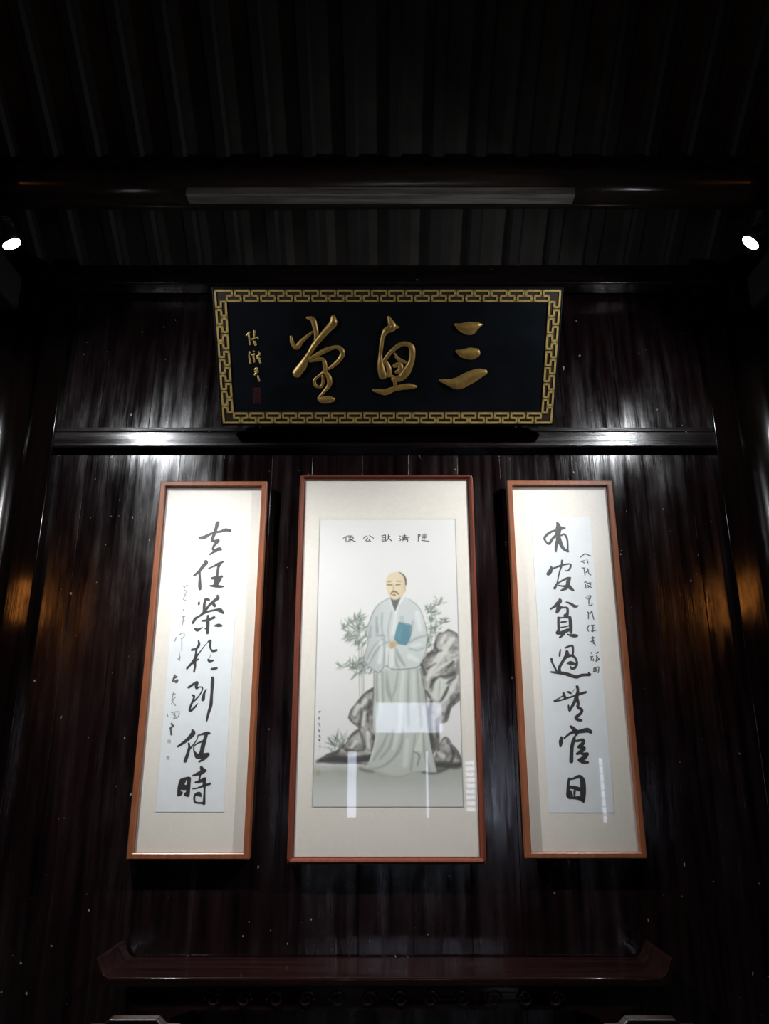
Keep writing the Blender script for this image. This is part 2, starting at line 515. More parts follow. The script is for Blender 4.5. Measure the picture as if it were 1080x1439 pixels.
# windows
def window(name, h, nx, nz, bar=0.02):
    m = MB(); x0, x1, z0, z1 = h
    yy = FRONT_Y - 0.1
    m.box(x0, x1, yy - .004, yy + .004, z0, z1)
    w = struct(name, m, M_CLEAR)
    for i in range(nx + 1):
        x = x0 + (x1 - x0) * i / nx
        m = MB(); m.box(x - bar / 2, x + bar / 2, yy + .005, yy + .03, z0, z1); m.build('lattice_bar', M_RAFTER, w)
    for j in range(nz + 1):
        z = z0 + (z1 - z0) * j / nz
        m = MB(); m.box(x0, x1, yy + .005, yy + .028, z - bar / 2, z + bar / 2); m.build('lattice_bar', M_RAFTER, w)
    return w
window('window_1', TRANSOM, 1, 1, 0.01)
window('window_2', LATT, 4, 9, 0.022)
window('window_3', SLIT, 1, 8, 0.012)
# door added unseen for the viewer's mirrored outline, a bright gap on either side
dx0, dx1, dz0, dz1 = DOOR
m = MB(); m.box(dx0 + 0.105, dx1 - 0.03, FRONT_Y - 0.12, FRONT_Y - 0.07, 0.005, dz1)
outline_leaf = struct('outline_leaf_1', m, M_RAFTER)
m = MB(); m.tube([(dx0 + 0.3, FRONT_Y - 0.06, 0.98), (dx0 + 0.3, FRONT_Y - 0.04, 0.98)], 0.04, 16); m.build('door_handle', M_IRON, outline_leaf)
m = MB(); m.box(dx0, dx1, FRONT_Y - 0.12, FRONT_Y - 0.07, 0.0, mirror_hit(FR_C, 540, 1150).z); m.build('streak_stop_board', M_RAFTER, outline_leaf)  # low board added, as high as the mirrored streaks' lower ends

# ------------------------------------------------------------------ brush strokes
def catmull(pts, step=5):
    P = [np.array(p, float) for p in pts]
    if len(P) == 1:
        P = [P[0] - np.array([.5, 0, 0]), P[0] + np.array([.5, 0, 0])]
    Q = [2 * P[0] - P[1]] + P + [2 * P[-1] - P[-2]]
    out = []
    for i in range(1, len(Q) - 2):
        p0, p1, p2, p3 = Q[i - 1:i + 3]
        for k in range(step):
            t = k / step
            out.append(0.5 * ((2 * p1) + (-p0 + p2) * t + (2 * p0 - 5 * p1 + 4 * p2 - p3) * t * t + (-p0 + 3 * p1 - 3 * p2 + p3) * t ** 3))
    out.append(P[-1])
    return out

def ribbon(mb, pts, conv, depth, raised=0.0, step=5):
    """pts: (x, y, w) pixels.  conv(px, py) -> (u, v, metres per pixel)"""
    S = catmull(pts, step)
    C = []
    for x, y, w in S:
        u, v, s = conv(x, y)
        C.append((u, v, max(w, 0.15) * s / 2))
    # rounded ends
    def cap(a, b):
        d = np.array([a[0] - b[0], a[1] - b[1]]); L = np.hypot(*d) or 1; d /= L
        r = a[2]; res = []
        for ang in (80, 55, 28):
            t = math.radians(ang)
            res.append((a[0] + d[0] * r * math.sin(t) * .8, a[1] + d[1] * r * math.sin(t) * .8, r * math.cos(t)))
        return res
    C = cap(C[0], C[1]) + C + cap(C[-1], C[-2])[::-1]
    prof = [(-1, 0), (1, 0)] if not raised else [(-1, 0), (-0.72, 0.75), (0, 1.0), (0.72, 0.75), (1, 0)]
    vs, fs = [], []
    k = len(prof)
    for i, (u, v, r) in enumerate(C):
        a_, b_ = C[max(i - 1, 0)], C[min(i + 1, len(C) - 1)]
        tx, ty = b_[0] - a_[0], b_[1] - a_[1]
        L = math.hypot(tx, ty) or 1e-9
        nx, ny = -ty / L, tx / L
        for (o, h) in prof:
            vs.append((u + nx * r * o, -(depth + h * min(raised, r * 0.9)), v + ny * r * o))
    for i in range(len(C) - 1):
        for j in range(k - 1):
            fs.append((i * k + j, i * k + j + 1, (i + 1) * k + j + 1, (i + 1) * k + j))
    mb.add(vs, fs)

def make_conv(Mi, depth):
    def conv(x, y):
        u, v, t = local_uv(Mi, x, y, depth)
        return u, v, t / F
    return conv

def flat_build(mb, name, mat, parent):
    """flat ink: keep the faces looking at the room"""
    me = bpy.data.meshes.new(name)
    me.from_pydata(mb.v, [], mb.f)
    bm = bmesh.new(); bm.from_mesh(me); bm.normal_update()
    fl = [f for f in bm.faces if f.normal.y > 0]
    bmesh.ops.reverse_faces(bm, faces=fl)
    bm.to_mesh(me); bm.free()
    me.materials.append(mat)
    o = bpy.data.objects.new(name, me)
    return link(o, parent)

def write(name, strokes, origin, scale, conv, depth, mat, parent, raised=0.0, width=None, grow=1.0):
    mb = MB()
    for s in strokes:
        pts = []
        for p in s:
            w = p[2] if len(p) > 2 else width
            pts.append((origin[0] + p[0] / scale, origin[1] + p[1] / scale, w * grow / scale))
        ribbon(mb, pts, conv, depth, raised)
    if raised:
        o = mb.build(name, mat, parent, smooth=True)
        return o
    return flat_build(mb, name, mat, parent)

# ------------------------------------------------------------------ framed works
def frame_ring(hw, v0, v1, prof, radius, n=6):
    """sweep a profile (inset, height) round a rectangle with rounded corners"""
    mb = MB()
    loops = []
    for ins, h in prof:
        r = max(radius - ins, 0.0008)
        x, a, b = hw - ins, v0 + ins, v1 - ins
        L = []
        for (cx, cz, a0) in ((x - r, b - r, 0), (-x + r, b - r, 90), (-x + r, a + r, 180), (x - r, a + r, 270)):
            for k in range(n + 1):
                t = math.radians(a0 + 90 * k / n)
                L.append((cx + r * math.cos(t), -h, cz + r * math.sin(t)))
        loops.append(L)
    N = len(loops[0]); vs = [p for L in loops for p in L]; fs = []
    K = len(loops)
    for i in range(K):
        j = (i + 1) % K
        for k in range(N):
            k2 = (k + 1) % N
            fs.append((i * N + k, i * N + k2, j * N + k2, j * N + k))
    mb.add(vs, fs)
    return mb

def framed(name, fr, label, cat, mat, prof, radius, rail, paper_px, sheet_name, group=None, make_sheet=True, DD=(D_MAT, D_PAPER, D_GLASS)):
    D_MAT, D_PAPER, D_GLASS = DD
    e = empty(name, fr['loc'], fr['lean'])
    tag(e, label, cat, group)
    f = frame_ring(fr['hw'], fr['v0'], fr['v1'], prof, radius).build('frame', mat, e, bevel=0)
    me = f.data
    me.polygons.foreach_set('use_smooth', [False] * len(me.polygons))
    g = 0.004
    hw, v0, v1 = fr['hw'] - g, fr['v0'] + g, fr['v1'] - g
    m = MB(); m.box(-hw, hw, -D_MAT, -0.002, v0, v1)
    mat_o = m.build('mount', M_MAT, e); mat_o['label'] = 'cream silk mount'
    conv = make_conv(fr['Mi'], D_PAPER)
    q = [conv(*p) for p in paper_px]        # tl tr bl br
    u0 = (q[0][0] + q[2][0]) / 2; u1 = (q[1][0] + q[3][0]) / 2
    w0 = (q[2][1] + q[3][1]) / 2; w1 = (q[0][1] + q[1][1]) / 2
    sheet = None
    if make_sheet:
        m = MB(); m.box(u0, u1, -D_PAPER, -D_MAT + 0.0004, w0, w1)
        sheet = m.build(sheet_name, M_PAPER, e); sheet['label'] = 'white rice paper with black brush writing'
    gi = rail * 0.75
    m = MB(); m.box(-fr['hw'] + gi, fr['hw'] - gi, -D_GLASS - 0.0008, -D_GLASS + 0.0008, fr['v0'] + gi, fr['v1'] - gi)
    # only the front face, so that light crosses one thin layer
    m2 = MB(); x = fr['hw'] - gi
    m2.add([(-x, -D_GLASS, fr['v0'] + gi), (x, -D_GLASS, fr['v0'] + gi), (x, -D_GLASS, fr['v1'] - gi), (-x, -D_GLASS, fr['v1'] - gi)], [(0, 1, 2, 3)])
    gl = flat_build(m2, 'glass_pane', M_GLASS, e); gl['label'] = 'clear picture glass'
    return e, sheet, (u0, u1, w0, w1)

PROF_SIDE = [(0, 0.0), (0, DEPTH - 0.004), (0.004, DEPTH), (0.022, DEPTH), (0.026, DEPTH - 0.003), (0.027, 0.0195), (0.02, 0.0)]
PROF_MID = [(0, 0.0), (0, DEPTH - 0.016), (0.003, DEPTH - 0.007), (0.010, DEPTH), (0.017, DEPTH - 0.003), (0.024, DEPTH - 0.012), (0.029, DEPTH - 0.013), (0.030, 0.0265), (0.02, 0.0)]
GRP = 'framed works hung on the plank wall'

eL, shL, boxL = framed('framed_calligraphy', FR_L, 'narrow framed scroll of brush writing on the left, beginning 去任榮 and ending 時', 'calligraphy', M_FRAME, PROF_SIDE, 0.002, 0.027,
                       [(252, 727), (340, 727), (219, 1141), (312, 1141)], 'paper_sheet', GRP)
eR, shR, boxR = framed('framed_calligraphy', FR_R, 'narrow framed scroll of brush writing on the right, beginning 有 and ending 日', 'calligraphy', M_FRAME, PROF_SIDE, 0.002, 0.027,
                       [(744, 727), (830, 727), (773, 1142), (861, 1142)], 'paper_sheet', GRP)
eC, _, boxC = framed('framed_painting', FR_C, 'wide framed portrait painting of a robed man beside rocks, hung between the two scrolls', 'painting', M_FRAME2, PROF_MID, 0.022, 0.030,
                     [(449, 729), (639, 729), (438, 1134), (652, 1134)], 'painted_sheet', GRP, make_sheet=False, DD=(D_MATC, D_PAPERC, D_GLASSC))

L_CHARS = [
 ((270, 725), [[(480,130,80),(455,230,65),(420,330,70),(390,420,55)],
  [(140,420,60),(230,405,75),(350,340,50),(450,310,45),(540,295,50),(630,265,65),(725,280,50)],
  [(390,410,50),(375,460,60),(430,480,60),(500,460,50),(470,500,60),(410,570,50),(390,630,50)],
  [(390,640,40),(450,650,60),(510,625,75),(545,640,50)], [(470,660,50),(400,690,40),(335,730,40)]]),
 ((255, 775), [[(455,180,60),(465,215,75),(400,290,70),(330,380,60),(235,460,40)], [(340,400,45),(345,520,50),(345,640,65),(350,715,55)],
  [(515,320,30),(600,285,35),(690,240,60),(790,195,35)], [(720,230,70),(690,330,50),(675,450,50),(660,560,90),(650,640,100)],
  [(570,510,50),(650,500,70),(770,475,50)], [(740,520,50),(690,590,60)], [(540,650,30),(640,655,60),(740,665,50),(795,665,30)]]),
 ((255, 825), [[(330,290,40),(325,330,40)], [(465,225,55),(525,245,40)], [(455,230,50),(430,330,55),(430,420,60),(425,490,60)],
  [(680,160,45),(690,210,65),(610,270,60),(530,340,50),(470,420,50),(430,490,60)], [(600,310,60),(630,360,60)],
  [(430,480,60),(340,550,40),(260,600,55),(210,685,45)], [(460,480,40),(560,450,40),(650,435,45),(730,440,80),(790,490,50)],
  [(500,540,40),(500,640,65),(495,760,65),(490,875,55)], [(390,640,40),(480,630,45),(620,575,55)],
  [(255,790,40),(300,815,65),(350,790,35),(400,765,15)], [(620,735,25),(700,725,65),(765,735,35)], [(440,785,20),(480,800,40)]]),
 ((245, 890), [[(455,140,30),(465,215,50),(415,290,45),(330,315,45)], [(415,300,40),(405,420,50),(380,540,65),(390,620,45),(370,735,35)],
  [(640,160,15),(560,250,18),(470,370,25),(420,430,45),(370,520,65),(300,600,45),(235,670,40)], [(450,490,30),(415,520,25)],
  [(640,155,30),(680,145,50),(675,230,40),(690,300,35),(730,335,50),(800,320,45)], [(640,500,45),(670,525,55),(735,515,35)],
  [(700,680,45),(750,675,55),(805,660,40)], [(690,400,8),(665,470,10)]]),
 ((245, 940), [[(265,355,45),(330,310,50),(430,250,50),(415,310,65),(420,365,50),(470,345,25),(530,350,25),(520,420,25),(450,530,28),(360,620,35)],
  [(340,500,40),(375,520,40),(350,600,40),(310,700,45),(285,790,40),(330,780,45),(400,710,35),(440,660,20)],
  [(605,385,25),(565,460,45),(545,560,70),(540,590,60)], [(725,170,65),(720,280,70),(710,420,55),(700,560,60),(690,690,65),(650,820,55),(610,985,35)]]),
 ((235, 1015), [[(475,150,45),(490,205,90),(420,290,75),(330,370,60),(200,460,40)], [(405,400,40),(415,470,45),(385,600,65),(335,740,65)],
  [(420,510,40),(490,430,25),(560,330,20),(580,250,20)], [(580,250,25),(660,225,40),(760,205,65),(810,215,30)],
  [(740,230,65),(710,330,70),(680,430,85),(650,560,80),(620,640,110)], [(700,360,60),(600,385,30),(510,450,25),(505,540,30),(560,640,90)],
  [(560,650,80),(650,640,100),(780,605,60)], [(780,620,50),(700,690,50),(600,750,35)]]),
 ((235, 1065), [[(260,420,55),(230,550,70),(215,710,60)], [(260,420,50),(340,400,60),(410,385,60)], [(415,390,70),(400,550,75),(385,710,80)],
  [(240,550,90),(320,560,100),(400,560,80)], [(320,440,70),(300,490,60)], [(240,690,70),(270,660,60)], [(340,690,70),(390,690,80)],
  [(640,170,50),(665,220,80),(735,240,30)], [(470,340,20),(560,310,60),(640,280,80),(720,245,50)], [(625,300,45),(615,380,30),(600,450,50)],
  [(530,465,35),(610,450,55),(710,400,70)], [(710,400,50),(700,480,70),(705,600,40),(700,740,45),(695,870,60)],
  [(480,585,25),(580,570,30),(680,530,45),(810,490,45)], [(640,730,30),(600,690,90),(530,700,50),(510,770,40),(530,840,40),(600,855,35),(695,855,45)]]),
]
R_CHARS = [
 ((745, 720), [[(505,190,40),(530,260,90),(525,350,110),(520,440,95),(545,560,110)], [(655,300,35),(590,300,70),(530,330,70)],
  [(520,345,45),(440,350,40),(340,400,50),(265,490,45),(300,560,35),(350,595,50),(420,500,50),(490,430,50)], [(520,520,70),(490,620,60),(480,740,45)],
  [(560,560,80),(600,650,70),(650,710,55),(715,740,50)], [(580,440,35),(640,415,40),(690,490,40),(705,600,35),(705,730,40)]]),
 ((750, 775), [[(330,290,40),(310,370,80),(265,430,70)], [(340,330,40),(420,300,35),(500,270,40),(600,245,35),(690,240,30),(690,300,40),(650,360,30),(595,365,25)],
  [(530,170,40),(520,270,40),(480,400,28),(440,590,28),(420,640,45),(390,700,55)], [(430,620,25),(520,560,35),(620,510,45),(690,495,30)],
  [(680,500,50),(650,570,80),(640,640,80),(600,700,60),(510,740,30)], [(460,640,25),(560,660,40),(650,660,80),(700,700,70),(750,740,40)]]),
 ((755, 830), [[(420,165,50),(425,200,80),(370,260,75),(310,310,45),(245,350,35)], [(385,260,70),(400,330,90),(365,410,60)],
  [(430,320,60),(500,320,35),(560,330,50),(570,400,50),(550,470,70),(510,470,50)], [(540,215,25),(620,245,50),(710,300,60),(775,285,20)],
  [(395,510,50),(395,620,50),(400,740,55),(375,790,60)], [(390,520,50),(480,510,30),(570,500,60)], [(610,500,60),(625,600,70),(630,700,70),(635,800,55)],
  [(440,600,30),(500,590,40),(560,590,20)], [(410,700,20),(500,690,25),(600,665,25)], [(370,800,70),(450,800,70),(560,755,70),(620,740,50)],
  [(500,820,50),(420,890,40)], [(560,825,20),(630,850,50),(700,855,70),(750,855,50)]]),
 ((760, 885), [[(455,345,35),(520,315,35),(590,305,45),(605,380,40),(600,480,40)], [(370,370,15),(355,430,35),(350,500,35)],
  [(490,410,60),(490,480,90),(440,550,60),(380,650,55),(345,720,60),(345,800,70)], [(500,500,60),(580,490,50),(650,540,50),(680,640,45),(640,720,50),(580,740,40),(555,690,25)],
  [(490,640,25),(550,630,75),(620,640,60),(660,640,30)], [(195,550,50),(210,620,40),(260,720,40),(290,780,40)],
  [(180,800,30),(300,815,50),(450,830,70),(600,880,70),(680,895,65),(780,860,55),(920,855,55)], [(890,805,20),(930,850,50)]]),
 ((765, 950), [[(615,200,60),(630,280,55),(605,390,75),(560,500,60),(510,590,55),(470,660,40),(455,600,40),(450,550,25)], [(185,475,45),(260,430,25),(340,375,20)],
  [(185,478,40),(300,460,30),(420,420,35),(550,380,35),(680,335,50),(785,305,45)], [(355,315,40),(365,360,60),(390,410,55)],
  [(420,300,25),(470,310,50),(500,330,35)], [(520,310,10),(580,235,12)],
  [(610,420,70),(635,520,60),(630,590,60),(700,640,60),(690,700,55),(620,760,60),(590,800,60),(640,830,60),(700,840,45)]]),
 ((770, 1005), [[(425,215,50),(480,260,80),(530,330,90),(530,370,60)], [(250,420,50),(240,500,80),(230,590,45)],
  [(300,440,35),(380,370,40),(470,320,60),(600,310,70),(740,285,90),(810,320,70)], [(505,400,40),(480,480,70),(450,600,70),(440,740,75),(435,880,80)],
  [(500,490,40),(570,485,50),(660,470,60),(660,530,70),(600,590,70),(570,610,50)], [(580,600,60),(690,620,50),(640,670,80),(580,720,60),(535,735,40)],
  [(640,740,50),(750,725,40),(700,790,80),(620,840,70),(575,850,50)], [(580,850,60),(660,885,70),(755,895,45)]]),
 ((770, 1070), [[(395,320,40),(380,420,55),(375,550,65),(380,650,80),(410,700,50)], [(390,345,30),(480,325,40),(560,290,60),(610,280,50)],
  [(610,290,70),(650,360,100),(660,480,110),(660,620,110),(660,740,80),(680,775,30)], [(400,490,60),(480,495,70),(590,530,80)], [(500,560,50),(495,640,40)],
  [(420,560,40),(440,640,60)], [(400,690,50),(500,690,55),(600,700,80),(650,730,80)]]),
]
D_INK = D_PAPER + 0.0004
convL = make_conv(FR_L['Mi'], D_INK); convR = make_conv(FR_R['Mi'], D_INK); D_INKC = D_PAPERC + 0.0004; convC = make_conv(FR_C['Mi'], D_INKC)
for org, st in L_CHARS: write('ink_character', st, org, 13.5, convL, D_INK, M_INK, shL)
for org, st in R_CHARS: write('ink_character', st, org, 13.5, convR, D_INK, M_INK, shR)

R_SMALL = [
 [[(110,165),(155,130)],[(155,130),(215,155)],[(115,210),(150,200)],[(135,215),(150,225)],[(175,190),(185,225)]],
 [[(125,275),(150,275)],[(145,275),(155,345)],[(165,320),(190,295)],[(180,280),(195,330),(215,345)]],
 [[(150,420),(170,415)],[(160,440),(165,480)],[(175,430),(215,425)],[(180,450),(225,475)],[(215,440),(185,475)]],
 [[(165,575),(180,590)],[(175,560),(215,555)],[(215,555),(205,590)],[(195,575),(195,640)],[(195,655),(225,650),(225,630)]],
 [[(180,720),(195,730)],[(190,725),(190,790)],[(205,740),(225,710)],[(225,715),(235,760),(245,795)]],
 [[(195,855),(175,890)],[(180,890),(190,915)],[(220,855),(250,855)],[(225,885),(255,880)],[(235,860),(235,920)],[(220,915),(265,905)]],
 [[(220,985),(250,980)],[(235,970),(240,1040)],[(215,1020),(245,1010)],[(245,1025),(260,1060)]],
 [[(220,1130),(220,1140)],[(210,1175),(235,1170)],[(225,1180),(215,1210)],[(240,1195),(240,1215)],[(270,1140),(290,1125)],[(270,1165),(300,1200)],[(265,1220),(295,1200)],[(275,1180),(270,1215)]],
 [[(245,1290),(245,1325)],[(245,1290),(265,1285),(260,1320),(240,1325)],[(275,1280),(295,1280),(290,1335)],[(275,1300),(275,1325)]],
]
for st in R_SMALL: write('small_ink_character', st, (800, 760), 7.2, convR, D_INK, M_INK_MID, shR, width=12)
L_SMALL = [
 [[(140,125),(175,115)],[(155,120),(145,150)],[(145,150),(165,160),(145,190)],[(160,185),(140,215),(160,225)]],
 [[(140,290),(148,305)],[(130,345),(155,340)],[(142,335),(140,375)],[(128,375),(152,370)],[(140,375),(135,400)]],
 [[(90,490),(80,520)],[(115,470),(145,460),(145,490),(125,500)],[(130,500),(130,590)]],
 [[(112,600),(115,660)],[(100,650),(120,635)]],
 [[(80,765),(65,810)],[(70,790),(95,775)],[(80,810),(98,800),(95,815),(85,815)]],
 [[(60,905),(85,900)],[(70,890),(60,935)],[(55,945),(85,925)],[(70,940),(55,975)],[(70,965),(85,985)]],
 [[(25,1045),(30,1065)],[(55,1035),(110,1030),(100,1070),(70,1075)],[(65,1045),(85,1060)],[(80,1040),(75,1070)]],
 [[(45,1150),(70,1130)],[(55,1115),(65,1130)],[(50,1145),(55,1195)]],
]
for i, st in enumerate(L_SMALL):
    strong = i in (4, 7)
    write('small_ink_character', st, (230, 800), 5.14, convL, D_INK, M_INK_MID if strong else M_INK_PALE, shL, width=14 if strong else 7)

def seal(px, py, size, conv, depth, mat, parent, raised=0.0):
    """a square seal print: border and a few bars"""
    h = size / 2
    st = [[(-h, -h), (h, -h)], [(h, -h), (h, h)], [(h, h), (-h, h)], [(-h, h), (-h, -h)], [(-h * .4, -h * .6), (-h * .4, h * .6)],
          [(0, -h * .5), (h * .6, -h * .5)], [(0, 0), (h * .6, 0)], [(h * .3, -h * .5), (h * .3, h * .6)]]
    mb = MB()
    for s in st:
        ribbon(mb, [(px + a, py + b, size * 0.16) for a, b in s], conv, depth, raised, 2)
    o = flat_build(mb, 'red_seal', mat, parent); o['label'] = 'faded red seal print'
    return o
seal(237.5, 1042, 4, convL, D_INK, M_SEAL, shL)
seal(236, 1065, 4, convL, D_INK, M_SEAL, shL)

# ------------------------------------------------------------------ the painting: pigment on a fine grid
u0, u1, w0, w1 = boxC
GX, GY = 250, 500
gu = np.linspace(u0, u1, GX); gv = np.linspace(w1, w0, GY)
U, V = np.meshgrid(gu, gv)
Mn = np.array(FR_C['M'])
pw = np.stack([U, np.full_like(U, -D_PAPERC), V, np.ones_like(U)], -1) @ Mn.T
dx, dy, dz = pw[..., 0], pw[..., 1], pw[..., 2] - CAM_Z
zc = dy * cs + dz * sn
yc = -dy * sn + dz * cs
PX = 540 + F * dx / zc
PY = 719.5 - F * yc / zc

def blur(a, n):
    for _ in range(n):
        p = np.pad(a, ((1, 1), (1, 1)) + ((0, 0),) * (a.ndim - 2), mode='edge')
        a = (p[:-2, 1:-1] + p[2:, 1:-1] + p[1:-1, :-2] + p[1:-1, 2:] + p[1:-1, 1:-1] * 2) / 6
    return a

def poly(pts, soft=1):
    x, y = PX, PY
    ins = np.zeros(x.shape, bool)
    n = len(pts)
    for i in range(n):
        x1, y1 = pts[i]; x2, y2 = pts[(i + 1) % n]
        if y1 == y2: continue
        c = ((y1 > y) != (y2 > y)) & (x < (x2 - x1) * (y - y1) / (y2 - y1) + x1)
        ins ^= c
    return blur(ins.astype(float), soft) if soft else ins.astype(float)

def smooth_poly(pts, k=4):
    q = [(x, y, 0) for x, y in pts]
    c = catmull(q + [q[0]], k)
    return [(p[0], p[1]) for p in c]

def stroke(pts, w, soft=0.8):
    """pts [(x, y)] or [(x, y, w)]"""
    P = [(p[0], p[1], p[2] if len(p) > 2 else w) for p in pts]
    S = catmull(P, 4) if len(P) > 2 else [np.array(p, float) for p in P]
    out = np.zeros(PX.shape)
    xs = [p[0] for p in S]; ys = [p[1] for p in S]; mw = max(p[2] for p in S) / 2 + soft + 1
    sel = (PX > min(xs) - mw) & (PX < max(xs) + mw) & (PY > min(ys) - mw) & (PY < max(ys) + mw)
    r, c = np.where(sel)
    if len(r) == 0: return out
    ra, rb, ca, cb = r.min(), r.max() + 1, c.min(), c.max() + 1
    X, Y = PX[ra:rb, ca:cb], PY[ra:rb, ca:cb]
    best = np.zeros(X.shape)
    for a, b in zip(S[:-1], S[1:]):
        dx, dy = b[0] - a[0], b[1] - a[1]
        L2 = dx * dx + dy * dy + 1e-9
        t = np.clip(((X - a[0]) * dx + (Y - a[1]) * dy) / L2, 0, 1)
        d = np.hypot(X - a[0] - t * dx, Y - a[1] - t * dy)
        best = np.maximum(best, np.clip(((a[2] + (b[2] - a[2]) * t) / 2 - d) / soft + 0.5, 0, 1))
    out[ra:rb, ca:cb] = best
    return out

CAN = np.zeros((GY, GX, 3)) + np.array([230, 229, 227]) / 255
CLS = np.zeros((GY, GX), int)          # 0 silk, 1 rocks, 2 bamboo, 3 figure, 4 book
def paint(mask, col, alpha=1.0, cls=None):
    global CAN
    a = (mask * alpha)[..., None]
    CAN = CAN * (1 - a) + (np.array(col) / 255) * a
    if cls is not None:
        CLS[mask > 0.5] = cls

def field(scale, seed):
    r = np.random.default_rng(seed)
    h, w = max(int(GY / scale) + 3, 4), max(int(GX / scale) + 3, 4)
    g = r.random((h, w))
    yy = np.linspace(0, h - 2.001, GY); xx = np.linspace(0, w - 2.001, GX)
    y0 = yy.astype(int); x0 = xx.astype(int); fy = (yy - y0)[:, None]; fx = (xx - x0)[None]
    fy = fy * fy * (3 - 2 * fy); fx = fx * fx * (3 - 2 * fx)
    return (g[y0][:, x0] * (1 - fy) * (1 - fx) + g[y0 + 1][:, x0] * fy * (1 - fx) + g[y0][:, x0 + 1] * (1 - fy) * fx + g[y0 + 1][:, x0 + 1] * fy * fx)
NZ = 0.5 * field(30, 1) + 0.3 * field(12, 2) + 0.2 * field(5, 3)

NZ2 = 0.45 * field(16, 21) + 0.35 * field(8, 22) + 0.2 * field(4, 23)
# ground wash
gw = np.clip((PY - 1068) / 16, 0, 1) * np.clip((1145 - PY) / 60, 0.35, 1)
paint(gw, (178, 182, 172), 0.85)
paint(np.clip(1 - np.abs(PY - 1085) / 25, 0, 1) * NZ, (150, 156, 146), 0.5)
# bamboo
R_ = random.Random(3)
def leaf(x, y, ang, L, w, col, al):
    dx, dy = math.cos(ang), math.sin(ang)
    paint(stroke([(x, y, 0.5), (x + dx * L * .45, y + dy * L * .45, w), (x + dx * L, y + dy * L, 0.3)], w, 0.9), col, al, 2)
def clump(cx, cy, rx, ry, n, cols, L=(7, 13), up=True):
    for _ in range(n):
        t = R_.uniform(0, 2 * math.pi); q = math.sqrt(R_.random())
        x, y = cx + rx * q * math.cos(t), cy + ry * q * math.sin(t)
        a = R_.choice([-2.5, -1.9, -1.4, -0.9, -0.4, 2.7]) + R_.uniform(-.3, .3)
        leaf(x, y, a, R_.uniform(*L), R_.uniform(1.2, 2.3), R_.choice(cols), R_.uniform(.4, .85))
GREENS = [(120, 134, 122), (140, 152, 140), (104, 116, 106), (158, 168, 158)]
for (x, ya, yb2) in ((505, 905, 978), (508.5, 912, 976), (511, 905, 972), (600, 880, 935), (606, 868, 925), (612, 850, 905)):
    paint(stroke([(x - 1, ya), (x, yb2)], 1.3), (165, 174, 166), .9, 2)
for (x, y, rx, ry, n) in ((503, 872, 7, 7, 26), (496, 884, 11, 9, 34), (490, 898, 9, 7, 26), (508, 893, 9, 18, 40), (503, 907, 8, 6, 22), (484, 882, 4, 3, 8),
                          (510, 935, 11, 9, 42), (497, 937, 9, 5, 24), (483, 936, 6, 3, 12), (517, 942, 5, 6, 16), (505, 948, 7, 4, 14)):
    clump(x, y, rx, ry, n, GREENS)
for (x, y, rx, ry, n) in ((616, 847, 6, 4, 18), (603, 857, 5, 5, 18), (609, 861, 5, 4, 16), (605, 872, 6, 4, 12), (621, 874, 5, 4, 14), (606, 890, 5, 8, 20), (603, 908, 6, 10, 18), (612, 880, 5, 8, 12)):
    clump(x, y, rx, ry, n, GREENS, (5, 10))
for i in range(40):
    a = -math.pi * R_.uniform(0.12, 0.95)
    leaf(R_.uniform(468, 486), R_.uniform(1040, 1062), a, R_.uniform(9, 20), R_.uniform(1.4, 2.6), R_.choice(GREENS), R_.uniform(.35, .8))

# rocks
def rock(outline, base=(186, 184, 178), dark=(74, 72, 70), edge=1.6, seed=5):
    o = smooth_poly(outline, 3)
    mk = poly(o, 1)
    paint(mk, base, 0.95, 1)
    tex = np.clip((NZ - 0.35) * 2.4, 0, 1)
    paint(mk * tex, (112, 110, 106), 0.8)
    paint(mk * np.clip((NZ2 - 0.5) * 5, 0, 1), (84, 82, 80), 0.6)
    paint(mk * np.clip((0.42 - NZ2) * 6, 0, 1), (218, 216, 210), 0.6)
    inner = blur(mk, 14)
    paint(np.clip(mk * (1 - inner) * 1.6, 0, 1), dark, 0.5)
    paint(stroke([(x, y, edge * (0.5 + 0.8 * R_.random())) for x, y in outline + [outline[0]]], edge, 1.6), dark, 0.38)
    return mk
rock([(630, 884), (637, 888), (643, 893), (646, 920), (648, 950), (650, 976), (643, 986), (633, 996), (630, 1008), (626, 1015), (617, 1018), (617, 1040), (613, 1052), (604, 1060), (600, 1030), (597, 985), (592, 960), (588, 942), (592, 931), (598, 922), (606, 915), (611, 911), (611, 902), (616, 890), (623, 889)])
LIGHT = (222, 222, 216)
for s in ([(637, 897, 4), (628, 908, 9), (616, 925, 9), (606, 942, 7), (600, 955, 4)], [(643, 950, 3), (637, 962, 7), (630, 976, 6), (622, 988, 3)], [(626, 893, 3), (620, 903, 5)], [(604, 950, 2), (620, 937, 4), (640, 925, 3)]):
    paint(stroke(s, 5, 2.5), LIGHT, 0.85)
paint(poly(smooth_poly([(612, 956), (622, 951), (629, 957), (628, 967), (622, 977), (615, 985), (607, 978), (610, 964)]), 2), (214, 218, 210), .95)
paint(stroke([(618, 956, 1), (617, 970, 2), (616, 982, 1)], 2, 1.5), (150, 158, 148), .6)
DARK = (58, 56, 54)
